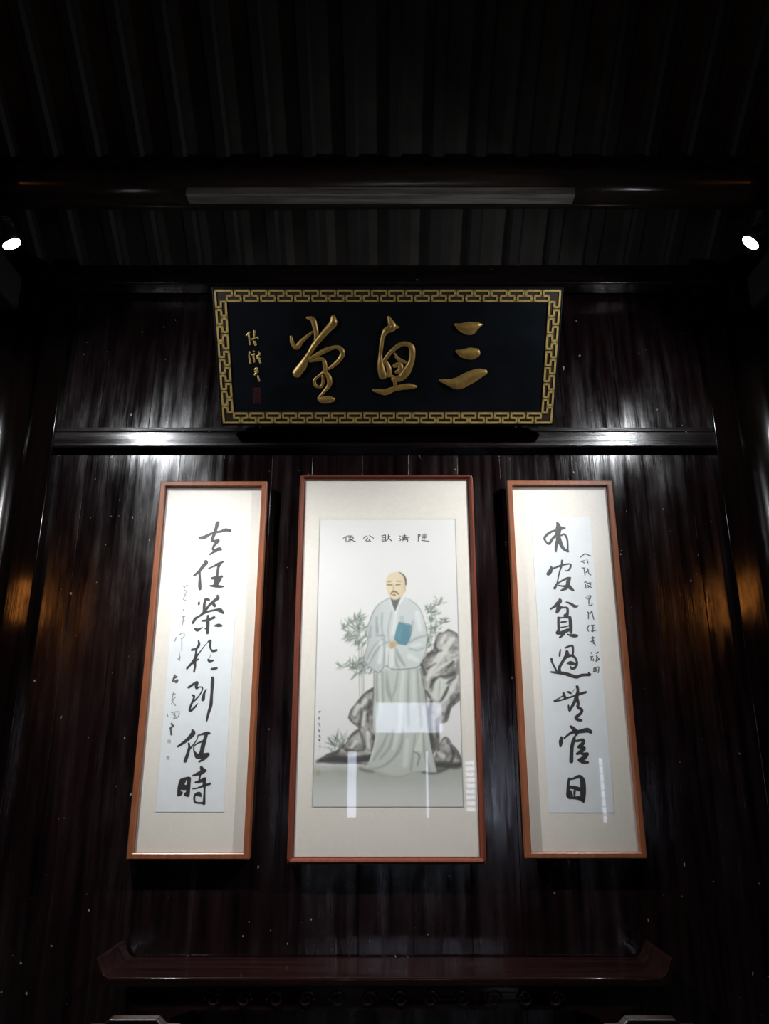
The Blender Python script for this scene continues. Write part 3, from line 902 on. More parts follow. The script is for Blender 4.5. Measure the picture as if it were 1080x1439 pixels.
for s in ([(613, 900, 2), (611, 908, 5), (614, 913, 4)], [(600, 920, 4), (608, 917, 5), (620, 914, 3)], [(590, 930, 3), (594, 938, 5), (597, 948, 3)], [(605, 965, 4), (609, 956, 5), (617, 951, 3), (626, 951, 6), (637, 946, 5)],
          [(629, 966, 3), (625, 975, 4), (620, 984, 2)], [(628, 960, 3), (640, 952, 2)], [(629, 938, 2), (636, 930, 4)], [(632, 992, 3), (628, 1003, 6), (625, 1012, 3)], [(645, 975, 4), (638, 985, 4), (630, 992, 3)],
          [(606, 985, 4), (603, 1005, 6), (605, 1030, 6), (606, 1050, 5)], [(613, 1012, 3), (614, 1035, 3)], [(600, 940, 3), (612, 932, 2)], [(598, 972, 5), (604, 980, 4)]):
    paint(stroke(s, 4, 2.6), DARK, 0.6)
rock([(612, 1060), (617, 1046), (624, 1036), (630, 1038), (634, 1045), (641, 1053), (646, 1062), (650, 1074), (630, 1078), (611, 1076)], base=(200, 197, 192), edge=1.8)
paint(stroke([(616, 1058, 5), (622, 1062, 7)], 6, 3), (226, 220, 216), .8)
paint(stroke([(633, 1048, 3), (637, 1060, 5), (634, 1070, 4)], 4, 2), DARK, .65)
paint(stroke([(608, 1076, 8), (622, 1074, 9), (640, 1076, 9), (652, 1072, 8)], 8, 5), (60, 60, 60), .85, 1)
paint(stroke([(596, 1084, 6), (612, 1084, 7), (628, 1080, 4)], 6, 4), (66, 66, 64), .7, 1)
rock([(524, 966), (513, 973), (505, 982), (499, 990), (493, 997), (490, 1008), (494, 1014), (499, 1018), (504, 1024), (499, 1027), (493, 1034), (487, 1043), (481, 1050), (470, 1056), (458, 1061), (448, 1069), (470, 1073), (500, 1073), (523, 1072), (528, 1040), (526, 1000)])
for s in ([(503, 992, 6), (498, 1003, 6)], [(513, 984, 6), (508, 992, 5)], [(512, 1002, 5), (510, 1018, 6)], [(516, 1030, 5), (518, 1050, 5)], [(500, 1042, 5), (494, 1050, 4)]):
    paint(stroke(s, 5, 3), LIGHT, .85)
for s in ([(524, 968, 2), (512, 976, 2.5), (505, 983, 1.5)], [(520, 985, 6), (518, 995, 4)], [(490, 1008, 3), (497, 1017, 2), (505, 1018, 3)], [(508, 1000, 4), (506, 1012, 4), (505, 1022, 4)], [(516, 1004, 4), (517, 1014, 3)],
          [(505, 1026, 3), (497, 1031, 4), (489, 1038, 3)], [(505, 1027, 3), (510, 1040, 5), (512, 1052, 4)], [(482, 1048, 6), (486, 1053, 5)], [(486, 1054, 3), (500, 1055, 3), (510, 1054, 2)], [(518, 1025, 2), (525, 1038, 3), (522, 1055, 3)],
          [(459, 1061, 3), (470, 1059, 4), (476, 1055, 3)]):
    paint(stroke(s, 4, 2.6), DARK, .5)
paint(stroke([(446, 1070, 4), (460, 1067, 8), (478, 1067, 9), (492, 1068, 8), (512, 1066, 10), (522, 1064, 8)], 8, 4), (52, 52, 54), .85, 1)
paint(stroke([(506, 1080, 5), (514, 1083, 5), (524, 1084, 4)], 5, 4), (120, 116, 108), .7, 1)

# the figure
SKIRT = [(525, 940), (525, 960), (525, 978), (523, 1000), (524, 1020), (527, 1035), (524, 1052), (519, 1068), (514, 1078), (530, 1085), (548, 1092), (560, 1094), (574, 1091), (583, 1084), (593, 1083), (603, 1085), (614, 1085), (610, 1068), (605, 1048), (601, 1025), (599, 1000), (597, 975), (594, 955), (590, 935)]
sk = poly(SKIRT, 1)
paint(sk, (200, 204, 198), 1.0, 3)
paint(sk * np.clip((PY - 1030) / 70, 0, 1), (196, 196, 188), .8)
FOLD = (132, 142, 136)
for s in ([(529, 945, 3), (529, 975, 4), (530, 1000, 3)], [(537, 945, 3), (538, 985, 3)], [(543, 945, 2), (545, 970, 6), (550, 985, 3)], [(559, 942, 2), (556, 965, 3), (551, 980, 2)], [(574, 942, 3), (573, 985, 4), (574, 1020, 3)],
          [(586, 940, 3), (589, 985, 4), (592, 1020, 4)], [(592, 955, 2), (595, 990, 3)], [(545, 1030, 2), (536, 1050, 4), (524, 1068, 3)], [(552, 1025, 2), (548, 1048, 4), (534, 1066, 3)], [(566, 1025, 2), (563, 1048, 5), (553, 1065, 4), (535, 1078, 3), (518, 1080, 2)],
          [(583, 1030, 2), (580, 1060, 3), (577, 1082, 3)], [(594, 1030, 3), (596, 1058, 4), (603, 1082, 3)], [(523, 1082, 2), (545, 1090, 2), (562, 1092, 2), (580, 1086, 2)]):
    paint(sk * stroke(s, 3, 3.0), FOLD, .48)
for s in ([(533, 948, 2), (534, 1000, 3)], [(566, 945, 4), (563, 990, 6), (561, 1030, 4)], [(581, 945, 2), (581, 990, 3)], [(529, 1035, 3), (521, 1068, 3)], [(558, 1030, 4), (553, 1052, 4)], [(572, 1040, 6), (569, 1075, 8)]):
    paint(sk * stroke(s, 3, 2.5), (222, 226, 220), .7)
paint(poly([(593, 1026), (593, 1056), (581, 1055)], 1), (218, 222, 206), .9)
paint(stroke([(581, 1056, 1.5), (589, 1062, 3), (586, 1076, 2)], 2, 1.2), (120, 126, 120), .6)
paint(stroke([(525, 943, 1), (525, 975, 1.2), (523, 1005, 1)], 1.2), (96, 104, 100), .7)
paint(stroke([(590, 940, 1.2), (597, 975, 1.4), (600, 1010, 1), (606, 1050, 1.2), (614, 1085, 1)], 1.2), (96, 100, 96), .7)

ROBE = [(547, 840), (538, 845), (529, 852), (522, 862), (518, 876), (514, 890), (517, 902), (514, 914), (511, 928), (515, 937), (520, 938), (526, 944), (532, 945), (537, 941), (541, 936), (546, 943), (553, 941), (560, 944), (570, 940), (578, 941), (585, 938), (590, 934), (594, 924), (597, 911), (600, 898), (599, 888), (596, 874), (591, 858), (584, 848), (575, 842), (566, 838), (556, 836)]
rb = poly(smooth_poly(ROBE, 3), 1)
paint(rb, (208, 212, 211), 1.0, 3)
paint(rb * np.clip((PY - 895) / 40, 0, 1), (200, 209, 203), .7)
paint(rb * np.clip((540 - PX) / 28, 0, 1), (176, 182, 180), .6)
RF = (128, 142, 144)
for s in ([(537, 862, 2), (535, 880, 4), (537, 893, 3)], [(529, 868, 3), (530, 888, 5)], [(521, 880, 2), (519, 895, 4)], [(529, 893, 3), (537, 893, 2)], [(540, 893, 2), (540, 903, 3), (546, 902, 2)], [(537, 898, 2), (528, 906, 3), (519, 922, 4), (514, 934, 2)],
          [(531, 908, 6), (524, 920, 5), (518, 932, 3)], [(539, 905, 2), (540, 920, 3), (538, 935, 2)], [(580, 872, 2), (577, 888, 3), (573, 900, 2)], [(598, 893, 2), (585, 897, 3), (574, 903, 3)], [(597, 910, 1.5), (585, 914, 1.5), (575, 911, 2)],
          [(556, 912, 3), (560, 922, 5), (568, 935, 3)], [(553, 915, 2), (556, 930, 3), (561, 942, 2)], [(563, 866, 1), (562.5, 876, 1)], [(566, 866, 1), (566, 876, 1)], [(550, 860, 1), (545, 885, 1.5), (547, 902, 1)]):
    paint(rb * stroke(s, 2.6, 3.0), RF, .5)
for s in ([(533, 870, 2), (534, 890, 3)], [(535, 901, 4), (525, 914, 3), (517, 930, 3)], [(536, 910, 4), (533, 930, 7)], [(586, 862, 8), (590, 885, 6)], [(556, 862, 5), (553, 890, 7)], [(590, 905, 4), (578, 908, 3)], [(575, 922, 8), (586, 928, 6)]):
    paint(rb * stroke(s, 3, 2.5), (226, 232, 230), .7)
paint(stroke([(547, 840, .8), (529, 852, 1), (518, 876, 1), (514, 890, 1), (517, 902, .8), (511, 928, 1), (520, 938, .8), (532, 945, 1.2), (541, 936, 1), (553, 941, 1.4), (570, 940, 1.2), (590, 934, 1.2), (600, 898, 1), (591, 858, .8), (575, 842, .6)], 1, .9), (92, 102, 100), .65)
# cuffs of the white under-robe
paint(poly([(541, 912), (546, 908), (554, 912), (554, 935), (548, 940), (542, 932)], 1), (226, 228, 226), .85)
paint(stroke([(546, 915, 1), (545, 938, 1.5)], 1, 1), (150, 160, 158), .7)
# collar
paint(stroke([(548, 843, 2), (551, 853, 2.5), (555, 861, 2)], 2), (222, 226, 226), .9)
paint(stroke([(567, 839, 2.2), (560, 849, 3), (556, 861, 2.5)], 2), (234, 236, 236), .95)
# head
hd = poly(smooth_poly([(556, 803.5), (564, 806), (569, 813), (570, 822), (568, 832), (564, 839), (558, 843), (552, 843), (547, 838), (543.5, 830), (542, 821), (543, 812), (548, 806)], 3), 1)
paint(hd, (226, 210, 180), 1.0, 3)
paint(hd * np.clip((PX - 560) / 12, 0, 1), (206, 184, 150), .7)
paint(hd * stroke([(547, 826, 3), (551, 833, 3)], 3, 3), (236, 222, 196), .5)
paint(stroke([(560, 804, .8), (566, 807.5, 1.6), (569.5, 814, 2.4), (570, 822, 1.6)], 2, 1), (70, 68, 64), .85)
paint(stroke([(569, 824, 2.5), (568.5, 831, 2.5)], 2.5, 1), (206, 180, 148), .9)
for s, c, al in (([(544, 818, .8), (549, 816.8, 1.2)], (110, 96, 78), .8), ([(557, 816.6, 1.2), (563, 817, .8)], (110, 96, 78), .8), ([(544, 821.8, 1.4), (551, 822, 1.4)], (96, 80, 64), .8), ([(556, 822, 1.4), (562, 821.4, 1.4)], (96, 80, 64), .8),
                 ([(553, 823, .8), (552.3, 829, 1), (554, 830.5, .8)], (168, 140, 108), .8), ([(549, 835, 1.4), (551, 831.8, 1.6), (556, 831.8, 1.6), (559.5, 835, 1.4)], (78, 72, 62), .85), ([(552, 836, 1.6), (555, 836, 1.6)], (96, 60, 50), .8)):
    paint(stroke(s, 1.2, .8), c, al)
paint(poly([(548, 839), (552, 842.5), (558, 842.5), (562.5, 839), (559, 850), (555, 859.5), (551.5, 851)], 1), (96, 98, 94), .9, 3)
# hand and book
paint(poly(smooth_poly([(560, 874.5), (577, 879), (575.5, 896), (570, 907), (558, 905), (553.5, 898), (556, 886)], 1), 1), (96, 142, 158), 1.0, 4)
paint(stroke([(560, 874.5, 1), (577, 879, 1), (575.5, 896, 1), (570, 907, 1)], 1), (70, 108, 122), .8)
paint(stroke([(563, 880, 4), (560, 896, 6)], 5, 4), (116, 160, 174), .5)
paint(poly(smooth_poly([(546, 903), (552, 900), (556.5, 901), (558, 905), (555, 910), (549, 912), (546, 909)], 2), 1), (206, 184, 152), 1.0, 3)
for s in ([(549, 905, .8), (556, 904, .8)], [(549, 908, .8), (555, 907.5, .8)]):
    paint(stroke(s, .8), (150, 122, 92), .7)
CAN = blur(CAN, 1)
# faint fine line along the edge of the painted silk
edge = np.zeros((GY, GX)); edge[:2] = 1; edge[-2:] = .5; edge[:, :2] = 1; edge[:, -2:] = 1
paint(edge, (158, 160, 158), .8)

lin = np.where(CAN <= 0.04045, CAN / 12.92, ((np.clip(CAN, 0, 1) + 0.055) / 1.055) ** 2.4) * 0.98
verts = np.stack([U, np.full_like(U, -D_PAPERC), V], -1).reshape(-1, 3)
cflat = np.concatenate([lin.reshape(-1, 3), np.ones((GX * GY, 1))], 1)
idx = np.arange(GX * GY).reshape(GY, GX)
quads = np.stack([idx[:-1, :-1], idx[1:, :-1], idx[1:, 1:], idx[:-1, 1:]], -1).reshape(-1, 4)
CLS[(CLS == 2) & (PX > 555)] = 5
qcls = CLS[:-1, :-1].reshape(-1)
sheet = None
for k, (nm, lb) in enumerate((('painted_sheet', 'pale silk ground of the portrait'), ('painted_rocks', 'grey ink-wash rocks'), ('painted_bamboo', 'grey-green bamboo leaves at the left'),
                              ('painted_figure', 'bald bearded man in a pale blue-green robe'), ('painted_book', 'blue book held at the chest'), ('painted_bamboo', 'grey-green bamboo leaves above the right rocks'))):
    q = quads[qcls == k]
    used, inv = np.unique(q, return_inverse=True)
    me = bpy.data.meshes.new(nm)
    me.from_pydata(verts[used].tolist(), [], inv.reshape(-1, 4).tolist())
    at = me.color_attributes.new('paint', 'FLOAT_COLOR', 'POINT')
    at.data.foreach_set('color', cflat[used].astype(np.float32).reshape(-1))
    me.materials.append(M_SHEET)
    o = bpy.data.objects.new(nm, me)
    link(o, eC if k == 0 else sheet)
    if k == 0: sheet = o
    o['label'] = lb

TITLE = [
 [[(85,155),(120,135)],[(115,145),(115,190)],[(130,130),(180,130)],[(140,145),(185,145),(180,165),(140,165)],[(160,130),(155,200)],[(165,170),(215,190)],[(150,175),(125,195)]],
 [[(320,130),(290,155)],[(350,125),(395,155)],[(335,150),(315,180),(360,180)],[(345,165),(365,185)]],
 [[(475,130),(515,120)],[(480,130),(480,180)],[(490,145),(510,145)],[(490,165),(515,165)],[(515,125),(515,180)],[(480,182),(515,180)],[(530,140),(560,135)],[(545,115),(540,160),(520,180)],[(545,150),(575,180)]],
 [[(660,130),(668,138)],[(655,155),(663,160)],[(660,180),(672,165)],[(690,130),(725,128)],[(685,145),(755,145)],[(707,110),(707,150)],[(690,155),(690,180)],[(690,155),(735,155),(738,190)],[(695,168),(730,168)]],
 [[(845,115),(845,185)],[(845,115),(865,120),(850,145)],[(890,115),(925,115)],[(905,105),(905,145)],[(880,130),(930,130)],[(885,150),(925,150)],[(880,175),(955,185)],[(905,150),(905,175)]],
]
for st in TITLE: write('title_character', st, (470, 735), 7.2, convC, D_INKC, M_INK_MID, sheet, width=9)
R2 = random.Random(11)
for k, cy in enumerate((385, 470, 565, 640, 715, 780, 860)):
    st = []
    for j in range(4):
        x, y = 180 + R2.uniform(-14, 8), cy + R2.uniform(-18, 18)
        if j % 2: st.append([(x - 8, y), (x + 10, y - 3)])
        else: st.append([(x, y - 10), (x + 2, y + 10)])
    write('small_ink_character', st, (430, 960), 9.59, convC, D_INKC, M_INK_MID, sheet, width=7)
seal(447.5, 1086, 5, convC, D_INKC, plain('faded_ochre_seal_ink', (0.5, 0.45, 0.24), 0.85, var=0.3, nscale=120), sheet)

# ------------------------------------------------------------------ the plaque
PL_LEAN = math.radians(36)
PT = 0.045                                     # board thickness
fb = at_y(544, 596, 3.56)                      # lower edge of the face
back = fb + Vector((0, math.cos(PL_LEAN), math.sin(PL_LEAN))) * PT
pl_loc = Vector((at_y(544, 500, 3.4).x, back.y, back.z))
PM = Matrix.Translation(pl_loc) @ Matrix.Rotation(PL_LEAN, 4, 'X')
PMi = PM.inverted()
cp = make_conv(PMi, PT)
q = [cp(300, 406), cp(788, 408), cp(314, 594), cp(775, 596)]
print('plaque uv', q)
phw = ((q[1][0] - q[0][0]) + (q[3][0] - q[2][0])) / 4
pu = sum(p[0] for p in q) / 4
pv0 = (q[2][1] + q[3][1]) / 2; pv1 = (q[0][1] + q[1][1]) / 2
eP = empty('inscribed_plaque', pl_loc, PL_LEAN)
tag(eP, 'black lacquered plaque with three large gold characters and a gold fret border', 'plaque')
mg = 0.012
m = MB(); m.box(pu - phw - mg, pu + phw + mg, -PT, 0, pv0 - mg, pv1 + mg)
m.build('board', M_PLAQUE, eP, bevel=0.005)
# fret border: one running meander per side
LW = 0.0092                                     # line width
BAND = 0.047                                    # depth of the band between line centres
m = MB()
bb = BAND + LW + 0.004
for (x0, x1, z0, z1) in ((pu - phw, pu + phw, pv1 - bb, pv1), (pu - phw, pu + phw, pv0, pv0 + bb), (pu - phw, pu - phw + bb, pv0 + bb, pv1 - bb), (pu + phw - bb, pu + phw, pv0 + bb, pv1 - bb)):
    m.box(x0, x1, -PT - 0.0015, -PT + 0.001, z0, z1)
m.build('border_ground', M_FRETBED, eP)

def seg_box(mb, p, q_, w, d0, d1):
    (a, b), (c, d) = p, q_
    h = w / 2
    mb.box(min(a, c) - h, max(a, c) + h, -d1, -d0, min(b, d) - h, max(b, d) + h)

def fret(length, n, mapper, mb):
    """outer runs at y = 0, inner runs at y = 1 (band units), along x"""
    p = length / (n + 0.115)
    pts = [(0, 0)]
    for i in range(n - 1):
        e1 = p * ((i + 0.985) if i else 0.97)
        pts += [(e1, 0), (e1, .5), (p * (i + 0.66), .5), (p * (i + 0.66), 1)]
        pts += [(p * (i + 1.47), 1), (p * (i + 1.47), .5), (p * (i + 1.145), .5), (p * (i + 1.145), 0)]
    pts.append((length, 0))
    for a, b in zip(pts[:-1], pts[1:]):
        A, B = mapper(*a), mapper(*b)
        seg_box(mb, A, B, LW, PT + 0.001, PT + 0.005)

X0, X1, Z0, Z1 = pu - phw + LW / 2, pu + phw - LW / 2, pv0 + LW / 2, pv1 - LW / 2
sides = (('top', X1 - X0, 20, lambda s, d: (X0 + s, Z1 - d * BAND)),
         ('bottom', X1 - X0, 20, lambda s, d: (X1 - s, Z0 + d * BAND)),
         ('left', Z1 - Z0, 8, lambda s, d: (X0 + d * BAND, Z0 + s)),
         ('right', Z1 - Z0, 8, lambda s, d: (X1 - d * BAND, Z1 - s)))
for nm, L_, n_, mp_ in sides:
    mb = MB(); fret(L_, n_, mp_, mb)
    o = mb.build('fret_border', M_GOLD2, eP); o['label'] = 'gold key-fret border'

P_CHARS = [
 ((390, 430), 9.0, [[(165,385,30),(185,470,55),(240,520,75),(300,450,55),(380,380,45),(440,330,30)], [(370,150,30),(440,170,70),(470,260,70),(490,370,65),(480,440,50)],
  [(700,140,60),(700,220,100),(630,300,85),(540,400,80),(460,500,70),(400,600,60)], [(400,600,55),(350,680,75),(310,760,110),(235,860,110)],
  [(390,680,60),(480,630,60),(600,565,60),(720,525,50),(790,540,60),(820,600,65),(780,680,55),(710,750,50),(640,800,35)], [(400,700,40),(480,680,60),(570,680,50),(595,740,60),(600,830,60)],
  [(600,830,50),(530,880,35),(465,940,40),(480,1010,45),(550,1020,40),(575,950,45),(570,890,45)], [(610,850,60),(650,920,70),(650,1000,60),(590,1080,40),(530,1150,35)], [(520,1170,55),(570,1190,100),(650,1185,95),(700,1185,60)]]),
 ((510, 430), 10.28, [[(365,160,40),(400,240,90),(420,310,120),(330,360,90),(285,450,60),(265,560,60),(250,700,55),(250,800,80),(260,900,110),(290,1010,130)], [(440,300,80),(515,310,30)],
  [(300,800,60),(370,700,60),(450,620,65),(540,560,70),(630,550,70),(700,600,85),(710,700,90),(690,820,90),(620,950,130),(540,1040,100),(440,1060,90)],
  [(290,830,70),(330,820,60),(370,900,80),(370,1000,90)], [(450,690,35),(490,750,50),(560,800,60),(650,830,60)], [(450,870,60),(530,850,80),(540,930,90),(480,960,60)], [(400,1010,50),(450,1040,60)],
  [(460,1090,60),(460,1150,50)], [(140,1220,30),(220,1235,60),(320,1250,90),(430,1205,80),(560,1175,85),(680,1165,85),(765,1170,40)]]),
 ((600, 430), 9.82, [[(385,255,30),(470,295,120),(590,310,190),(680,275,110),(755,258,30)], [(405,625,35),(490,655,120),(600,660,170),(680,650,130)], [(175,1030,30),(290,1055,90),(420,1070,175),(560,1005,180),(700,940,150),(800,915,80)]]),
]
D_GOLD = PT - 0.0005
cg = make_conv(PMi, PT + 0.006)
for org, sc_, st in P_CHARS:
    o = write('gold_character', st, org, sc_, cg, D_GOLD, M_GOLD, eP, raised=0.014)
    o['label'] = 'large raised gold character'
P_SMALL = [
 [[(175,240,30),(225,190,40)],[(215,230,35),(230,380,30)],[(300,170,40),(295,250,40)],[(260,300,30),(310,280,35)],[(345,265,30),(360,290,30)],[(300,340,60),(320,385,45)]],
 [[(230,500,45),(220,560,30),(240,670,40)],[(285,480,30),(300,490,30)],[(270,540,40),(300,530,40)],[(285,530,35),(300,650,40)],[(365,490,25),(385,530,40),(345,560,35)],[(350,590,40),(385,600,40)],[(365,600,35),(395,665,40)]],
 [[(310,770,40),(340,750,45),(345,790,40)],[(310,800,35),(355,800,40)],[(330,820,40),(310,850,45)],[(355,870,35),(375,945,40)]],
]
cg2 = make_conv(PMi, PT + 0.002)
for st in P_SMALL:
    write('small_gold_character', st, (330, 450), 11.07, cg2, D_GOLD, M_GOLD2, eP, raised=0.005, grow=0.85)
for (x, y) in ((360.5, 550), (361, 562)):
    seal(x, y, 9, cg2, PT + 0.0008, M_SEALRED, eP)
# iron pegs on the rail under the plaque, hanging rods behind it
for px in (365, 725):
    w = cp(px, 597)
    m = MB(); m.tube([(w[0], -0.012, pv0 - mg - 0.004), (w[0], -0.012, pv0 - mg + 0.003)], 0.006, 10)
    yb_, z_ = 3.71, 0
    p0 = PMi @ Vector((pl_loc.x + w[0], 3.705, RAIL_TOP + 0.06))
    p1 = Vector((w[0], -PT * 0.95, pv0 - mg - 0.006))
    m.tube([p0, p1], 0.006, 10)
    m.build('support_peg', M_IRON, eP)
    p0 = PMi @ Vector((pl_loc.x + w[0], 3.705, 4.02))
    p1 = Vector((w[0], 0.0, pv1 - 0.05))
    m = MB(); m.tube([p0, p1], 0.006, 10); m.build('hanging_rod', M_IRON, eP)

# ------------------------------------------------------------------ spot lamps
def spotlight(pos, aim, watts, sgn, label):
    e = empty('spotlight', pos)
    tag(e, label, 'lamp', 'spot lamps on the tie beams')
    d = (Vector(aim) - Vector(pos)).normalized()
    rot = d.to_track_quat('-Z', 'Y').to_matrix().to_4x4()
    def tube(name, prof, mat, n=28):
        m = MB(); m.tube([(0, 0, z) for z, r in prof], [r for z, r in prof], n)
        m.v = [tuple(rot @ Vector(v)) for v in m.v]
        o = m.build(name, mat, e)
        o.data.polygons.foreach_set('use_smooth', [len(p.vertices) == 4 for p in o.data.polygons])
        return o
    tube('lens', [(0.0, 0.035), (0.002, 0.035)], M_LED)
    tube('housing', [(0.0025, 0.039), (0.03, 0.039), (0.06, 0.038), (0.11, 0.034), (0.125, 0.02)], M_METAL)
    for k in range(3):
        tube('cooling_fin', [(0.075 + k * 0.014, 0.043), (0.079 + k * 0.014, 0.043)], M_METAL)
    # bracket to the tie beam
    end = Vector((sgn * 1.91, pos[1], 3.92)) - Vector(pos)
    b0 = rot @ Vector((0, 0, 0.07))
    m = MB(); m.tube([b0, b0 + Vector((sgn * 0.06, 0.0, 0.08)), (end.x - sgn * 0.05, end.y, end.z), end], 0.009, 10)
    m.build('bracket_arm', M_METAL, e, smooth=True)
    L = bpy.data.lights.new('spot_beam', 'SPOT')
    L.energy = watts; L.spot_size = SPOT_CONE; L.spot_blend = 1.0; L.color = (1.0, 0.985, 0.975)
    L.shadow_soft_size = 0.036
    o = bpy.data.objects.new('spot_beam', L); link(o, e)
    o.location = d * 0.012
    o.rotation_euler = d.to_track_quat('-Z', 'Y').to_euler()
    return e
SP_L = at_y(17, 344, 2.70); SP_R = at_y(1053.5, 342, 2.70)
spotlight(SP_L, at_y(640, 1500, WALL_Y), SPOT_W[0], -1, 'small lit spot lamp high on the left, shining across the scrolls')
spotlight(SP_R, at_y(255, 1270, WALL_Y), SPOT_W[1], 1, 'small lit spot lamp high on the right, shining across the scrolls')

# ------------------------------------------------------------------ hanging lanterns in the side bays, mirrored in the lacquered jambs
def lantern(px, py, label):
    P = at_y(px, py, 3.655)
    d = ray(px, py)
    yl = -0.4
    t = (3.655 - yl) / d.y
    pos = Vector((P.x + d.x * t, yl, P.z + d.z * t))
    e = empty('hanging_lantern', pos)
    tag(e, label, 'lantern', 'lanterns in the side bays')
    prof = [(-0.2, 0.05), (-0.15, 0.07), (-0.05, 0.085), (0.05, 0.085), (0.15, 0.07), (0.2, 0.05)]
    m = MB(); m.tube([(0, 0, z) for z, r in prof], [r for z, r in prof], 24)
    m.build('paper_shade', M_LANTERN, e, smooth=True)
    for z in (-0.215, 0.215):
        m = MB(); m.tube([(0, 0, z - 0.012), (0, 0, z + 0.012)], 0.056, 24); m.build('shade_ring', M_RAFTER, e)
    m = MB(); m.tube([(0, 0, 0.22), (0, 0, roof_z(yl) - pos.z + 0.02)], 0.005, 8); m.build('cord', M_IRON, e)
    m = MB(); m.tube([(0, 0, -0.22), (0, 0, -0.3), (0, 0, -0.5)], [0.008, 0.02, 0.024], 10); m.build('tassel', M_SEALRED, e)
    print('lantern', pos)
lantern(34, 845, 'orange lit paper lantern hanging in the left side bay')
lantern(1044, 838, 'orange lit paper lantern hanging in the right side bay')

# ------------------------------------------------------------------ altar table
AZ = 0.83
AY0, AY1 = 3.365, 3.685
AX = 1.07
eA = empty('altar_table', (0.0, 0, 0))
tag(eA, 'long dark red lacquered altar table with upturned ends against the plank wall', 'table')
m = MB(); m.box(-AX, AX, AY0, AY1, AZ - 0.032, AZ)
m.build('table_top', M_ALTAR, eA, bevel=0.008, seg=3)
for sgn in (-1, 1):
    pts = [(0.0, -0.032), (0.0, 0.0), (0.016, 0.010), (0.030, 0.030), (0.040, 0.062), (0.052, 0.067), (0.058, 0.058), (0.052, 0.03), (0.040, 0.0), (0.02, -0.024)]
    m = MB(); m.prism([(sgn * (AX - 0.004 + a), AZ + b) for a, b in pts], 'y', AY0, AY1)
    o = m.build('upturned_end', M_ALTAR, eA, bevel=0.003)
    # panel legs with feet
    for yy in (AY0 + 0.03, AY1 - 0.08):
        m = MB(); x = sgn * 0.86
        m.box(x - 0.03, x + 0.03, yy, yy + 0.05, 0.06, AZ - 0.0325); m.build('leg', M_ALTAR, eA, bevel=0.004)
    m = MB(); x = sgn * 0.86; m.box(x - 0.045, x + 0.045, AY0 + 0.01, AY1 - 0.01, 0.0, 0.06); m.build('foot', M_ALTAR, eA, bevel=0.008)
    m = MB(); m.box(x - 0.008, x + 0.008, AY0 + 0.08, AY1 - 0.08, 0.06, AZ - 0.034); m.build('side_panel', M_ALTAR, eA)
for yy in (AY0 + 0.018, AY1 - 0.04):
    m = MB()
    top, bot = AZ - 0.033, AZ - 0.12
    out = [(-0.99, top), (0.99, top), (0.99, top - 0.05), (0.95, bot + 0.01), (0.9, bot), (0.89, bot - 0.10), (0.83, bot - 0.10), (0.82, bot - 0.02), (0.74, bot + 0.005), (-0.74, bot + 0.005), (-0.82, bot - 0.02), (-0.83, bot - 0.10), (-0.89, bot - 0.10), (-0.9, bot), (-0.95, bot + 0.01), (-0.99, top - 0.05)]
    m.prism(out, 'y', yy, yy + 0.018)
    m.build('apron', M_ALTAR, eA)
# carved scrolls on the apron
def spiral(cx, cz, r, turns, sgn, y):
    P = []
    for k in range(26):
        t = k / 25
        a = t * turns * 2 * math.pi
        P.append((cx + sgn * r * (1 - 0.8 * t) * math.cos(a), y, cz + r * (1 - 0.8 * t) * math.sin(a)))
    return P
for k in range(12):
    x = -0.66 + k * 0.12
    m = MB(); m.tube(spiral(x, AZ - 0.078, 0.032, 1.4, 1 if k % 2 else -1, AY0 + 0.017), 0.006, 6)
    m.build('carved_scroll', M_ALTAR, eA, smooth=True)

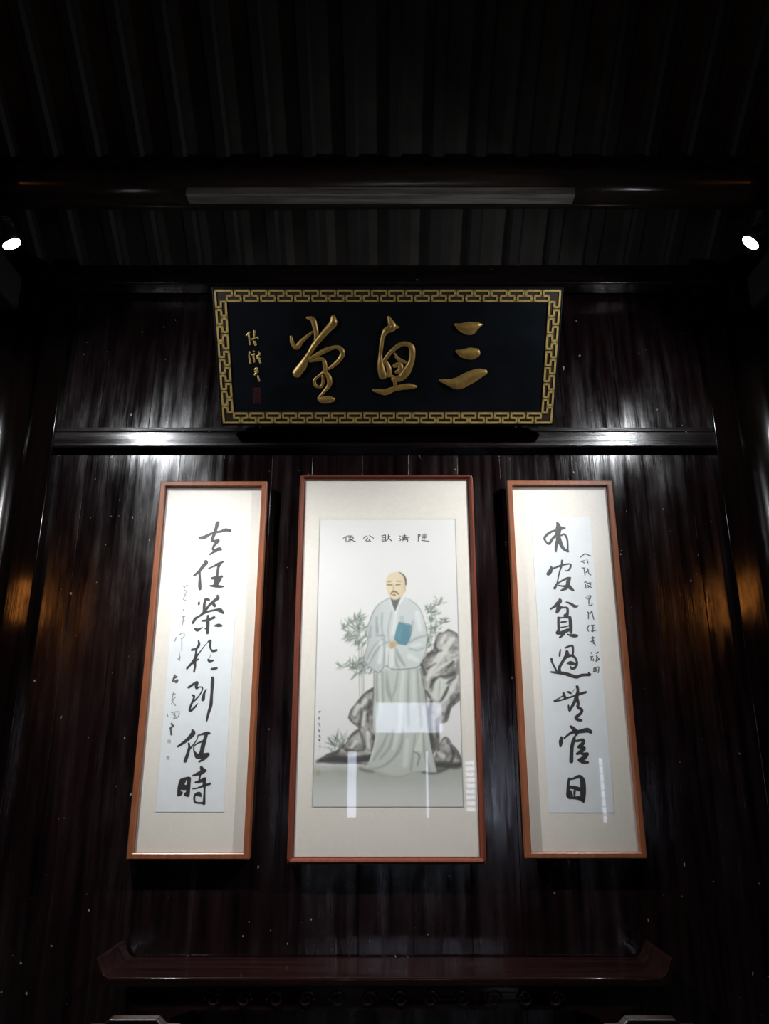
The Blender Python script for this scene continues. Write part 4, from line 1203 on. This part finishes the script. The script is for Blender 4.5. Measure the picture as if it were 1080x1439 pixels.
# ------------------------------------------------------------------ pair of armchairs in front, only their crests in view
def armchair(x, label):
    y = 2.47                              # plane of the back
    e = empty('armchair', (x, y, 0)); tag(e, label, 'chair', 'armchairs in front of the altar table')
    H = at_y(188, 1428, y).z
    W, Dp, S = 0.29, 0.44, 0.48
    m = MB(); m.box(-W, W, -Dp, 0.02, S - 0.03, S); m.build('seat', M_CHAIR, e, bevel=0.006)
    for sx in (-1, 1):
        for yy in (-Dp + 0.02, -0.01):
            m = MB(); m.box(sx * (W - 0.03) - 0.02, sx * (W - 0.03) + 0.02, yy - 0.02, yy + 0.02, 0, S - 0.031); m.build('leg', M_CHAIR, e, bevel=0.004)
        m = MB(); m.box(sx * (W - 0.03) - 0.018, sx * (W - 0.03) + 0.018, -0.026, 0.01, S + 0.001, H - 0.1); m.build('back_post', M_CHAIR, e, bevel=0.004)
        m = MB(); m.prism([(-Dp + 0.02, S + 0.001), (-Dp + 0.05, S + 0.001), (-Dp + 0.05, S + 0.17), (-0.2, S + 0.17), (-0.2, S + 0.24), (-0.027, S + 0.24), (-0.027, S + 0.27), (-0.23, S + 0.27), (-0.23, S + 0.2), (-Dp + 0.02, S + 0.2)], 'x', sx * (W - 0.03) - 0.015, sx * (W - 0.03) + 0.015)
        m.build('armrest', M_CHAIR, e, bevel=0.003)
    hw = 0.067
    m = MB(); m.prism([(-W, H - 0.1), (W, H - 0.1), (W, H - 0.06), (W - 0.06, H - 0.06), (W - 0.06, H - 0.035), (0.135, H - 0.035), (0.125, H - 0.018), (hw + 0.018, H - 0.018), (hw, H), (-hw, H), (-hw - 0.018, H - 0.018), (-0.125, H - 0.018), (-0.135, H - 0.035), (-W + 0.06, H - 0.035), (-W + 0.06, H - 0.06), (-W, H - 0.06)], 'y', -0.03, 0.012)
    m.build('crest_rail', M_CHAIR, e, bevel=0.006)
    m = MB(); m.box(-0.08, 0.08, -0.018, 0.0, S + 0.001, H - 0.1); m.build('back_splat', M_CHAIR, e, bevel=0.003)
    m = MB(); m.box(-W + 0.03, W - 0.03, -0.015, 0.005, 0.12, 0.15); m.build('stretcher', M_CHAIR, e)
    m = MB(); m.box(-W + 0.03, W - 0.03, -Dp + 0.01, -Dp + 0.03, 0.08, 0.12); m.build('stretcher', M_CHAIR, e)
cxl = at_y(188, 1428, 2.45).x
armchair(cxl, 'dark wooden armchair in front of the altar at the left, only its crest showing')
armchair(-cxl + at_y(551, 1428, 2.45).x * 2, 'dark wooden armchair in front of the altar at the right, only its crest showing')
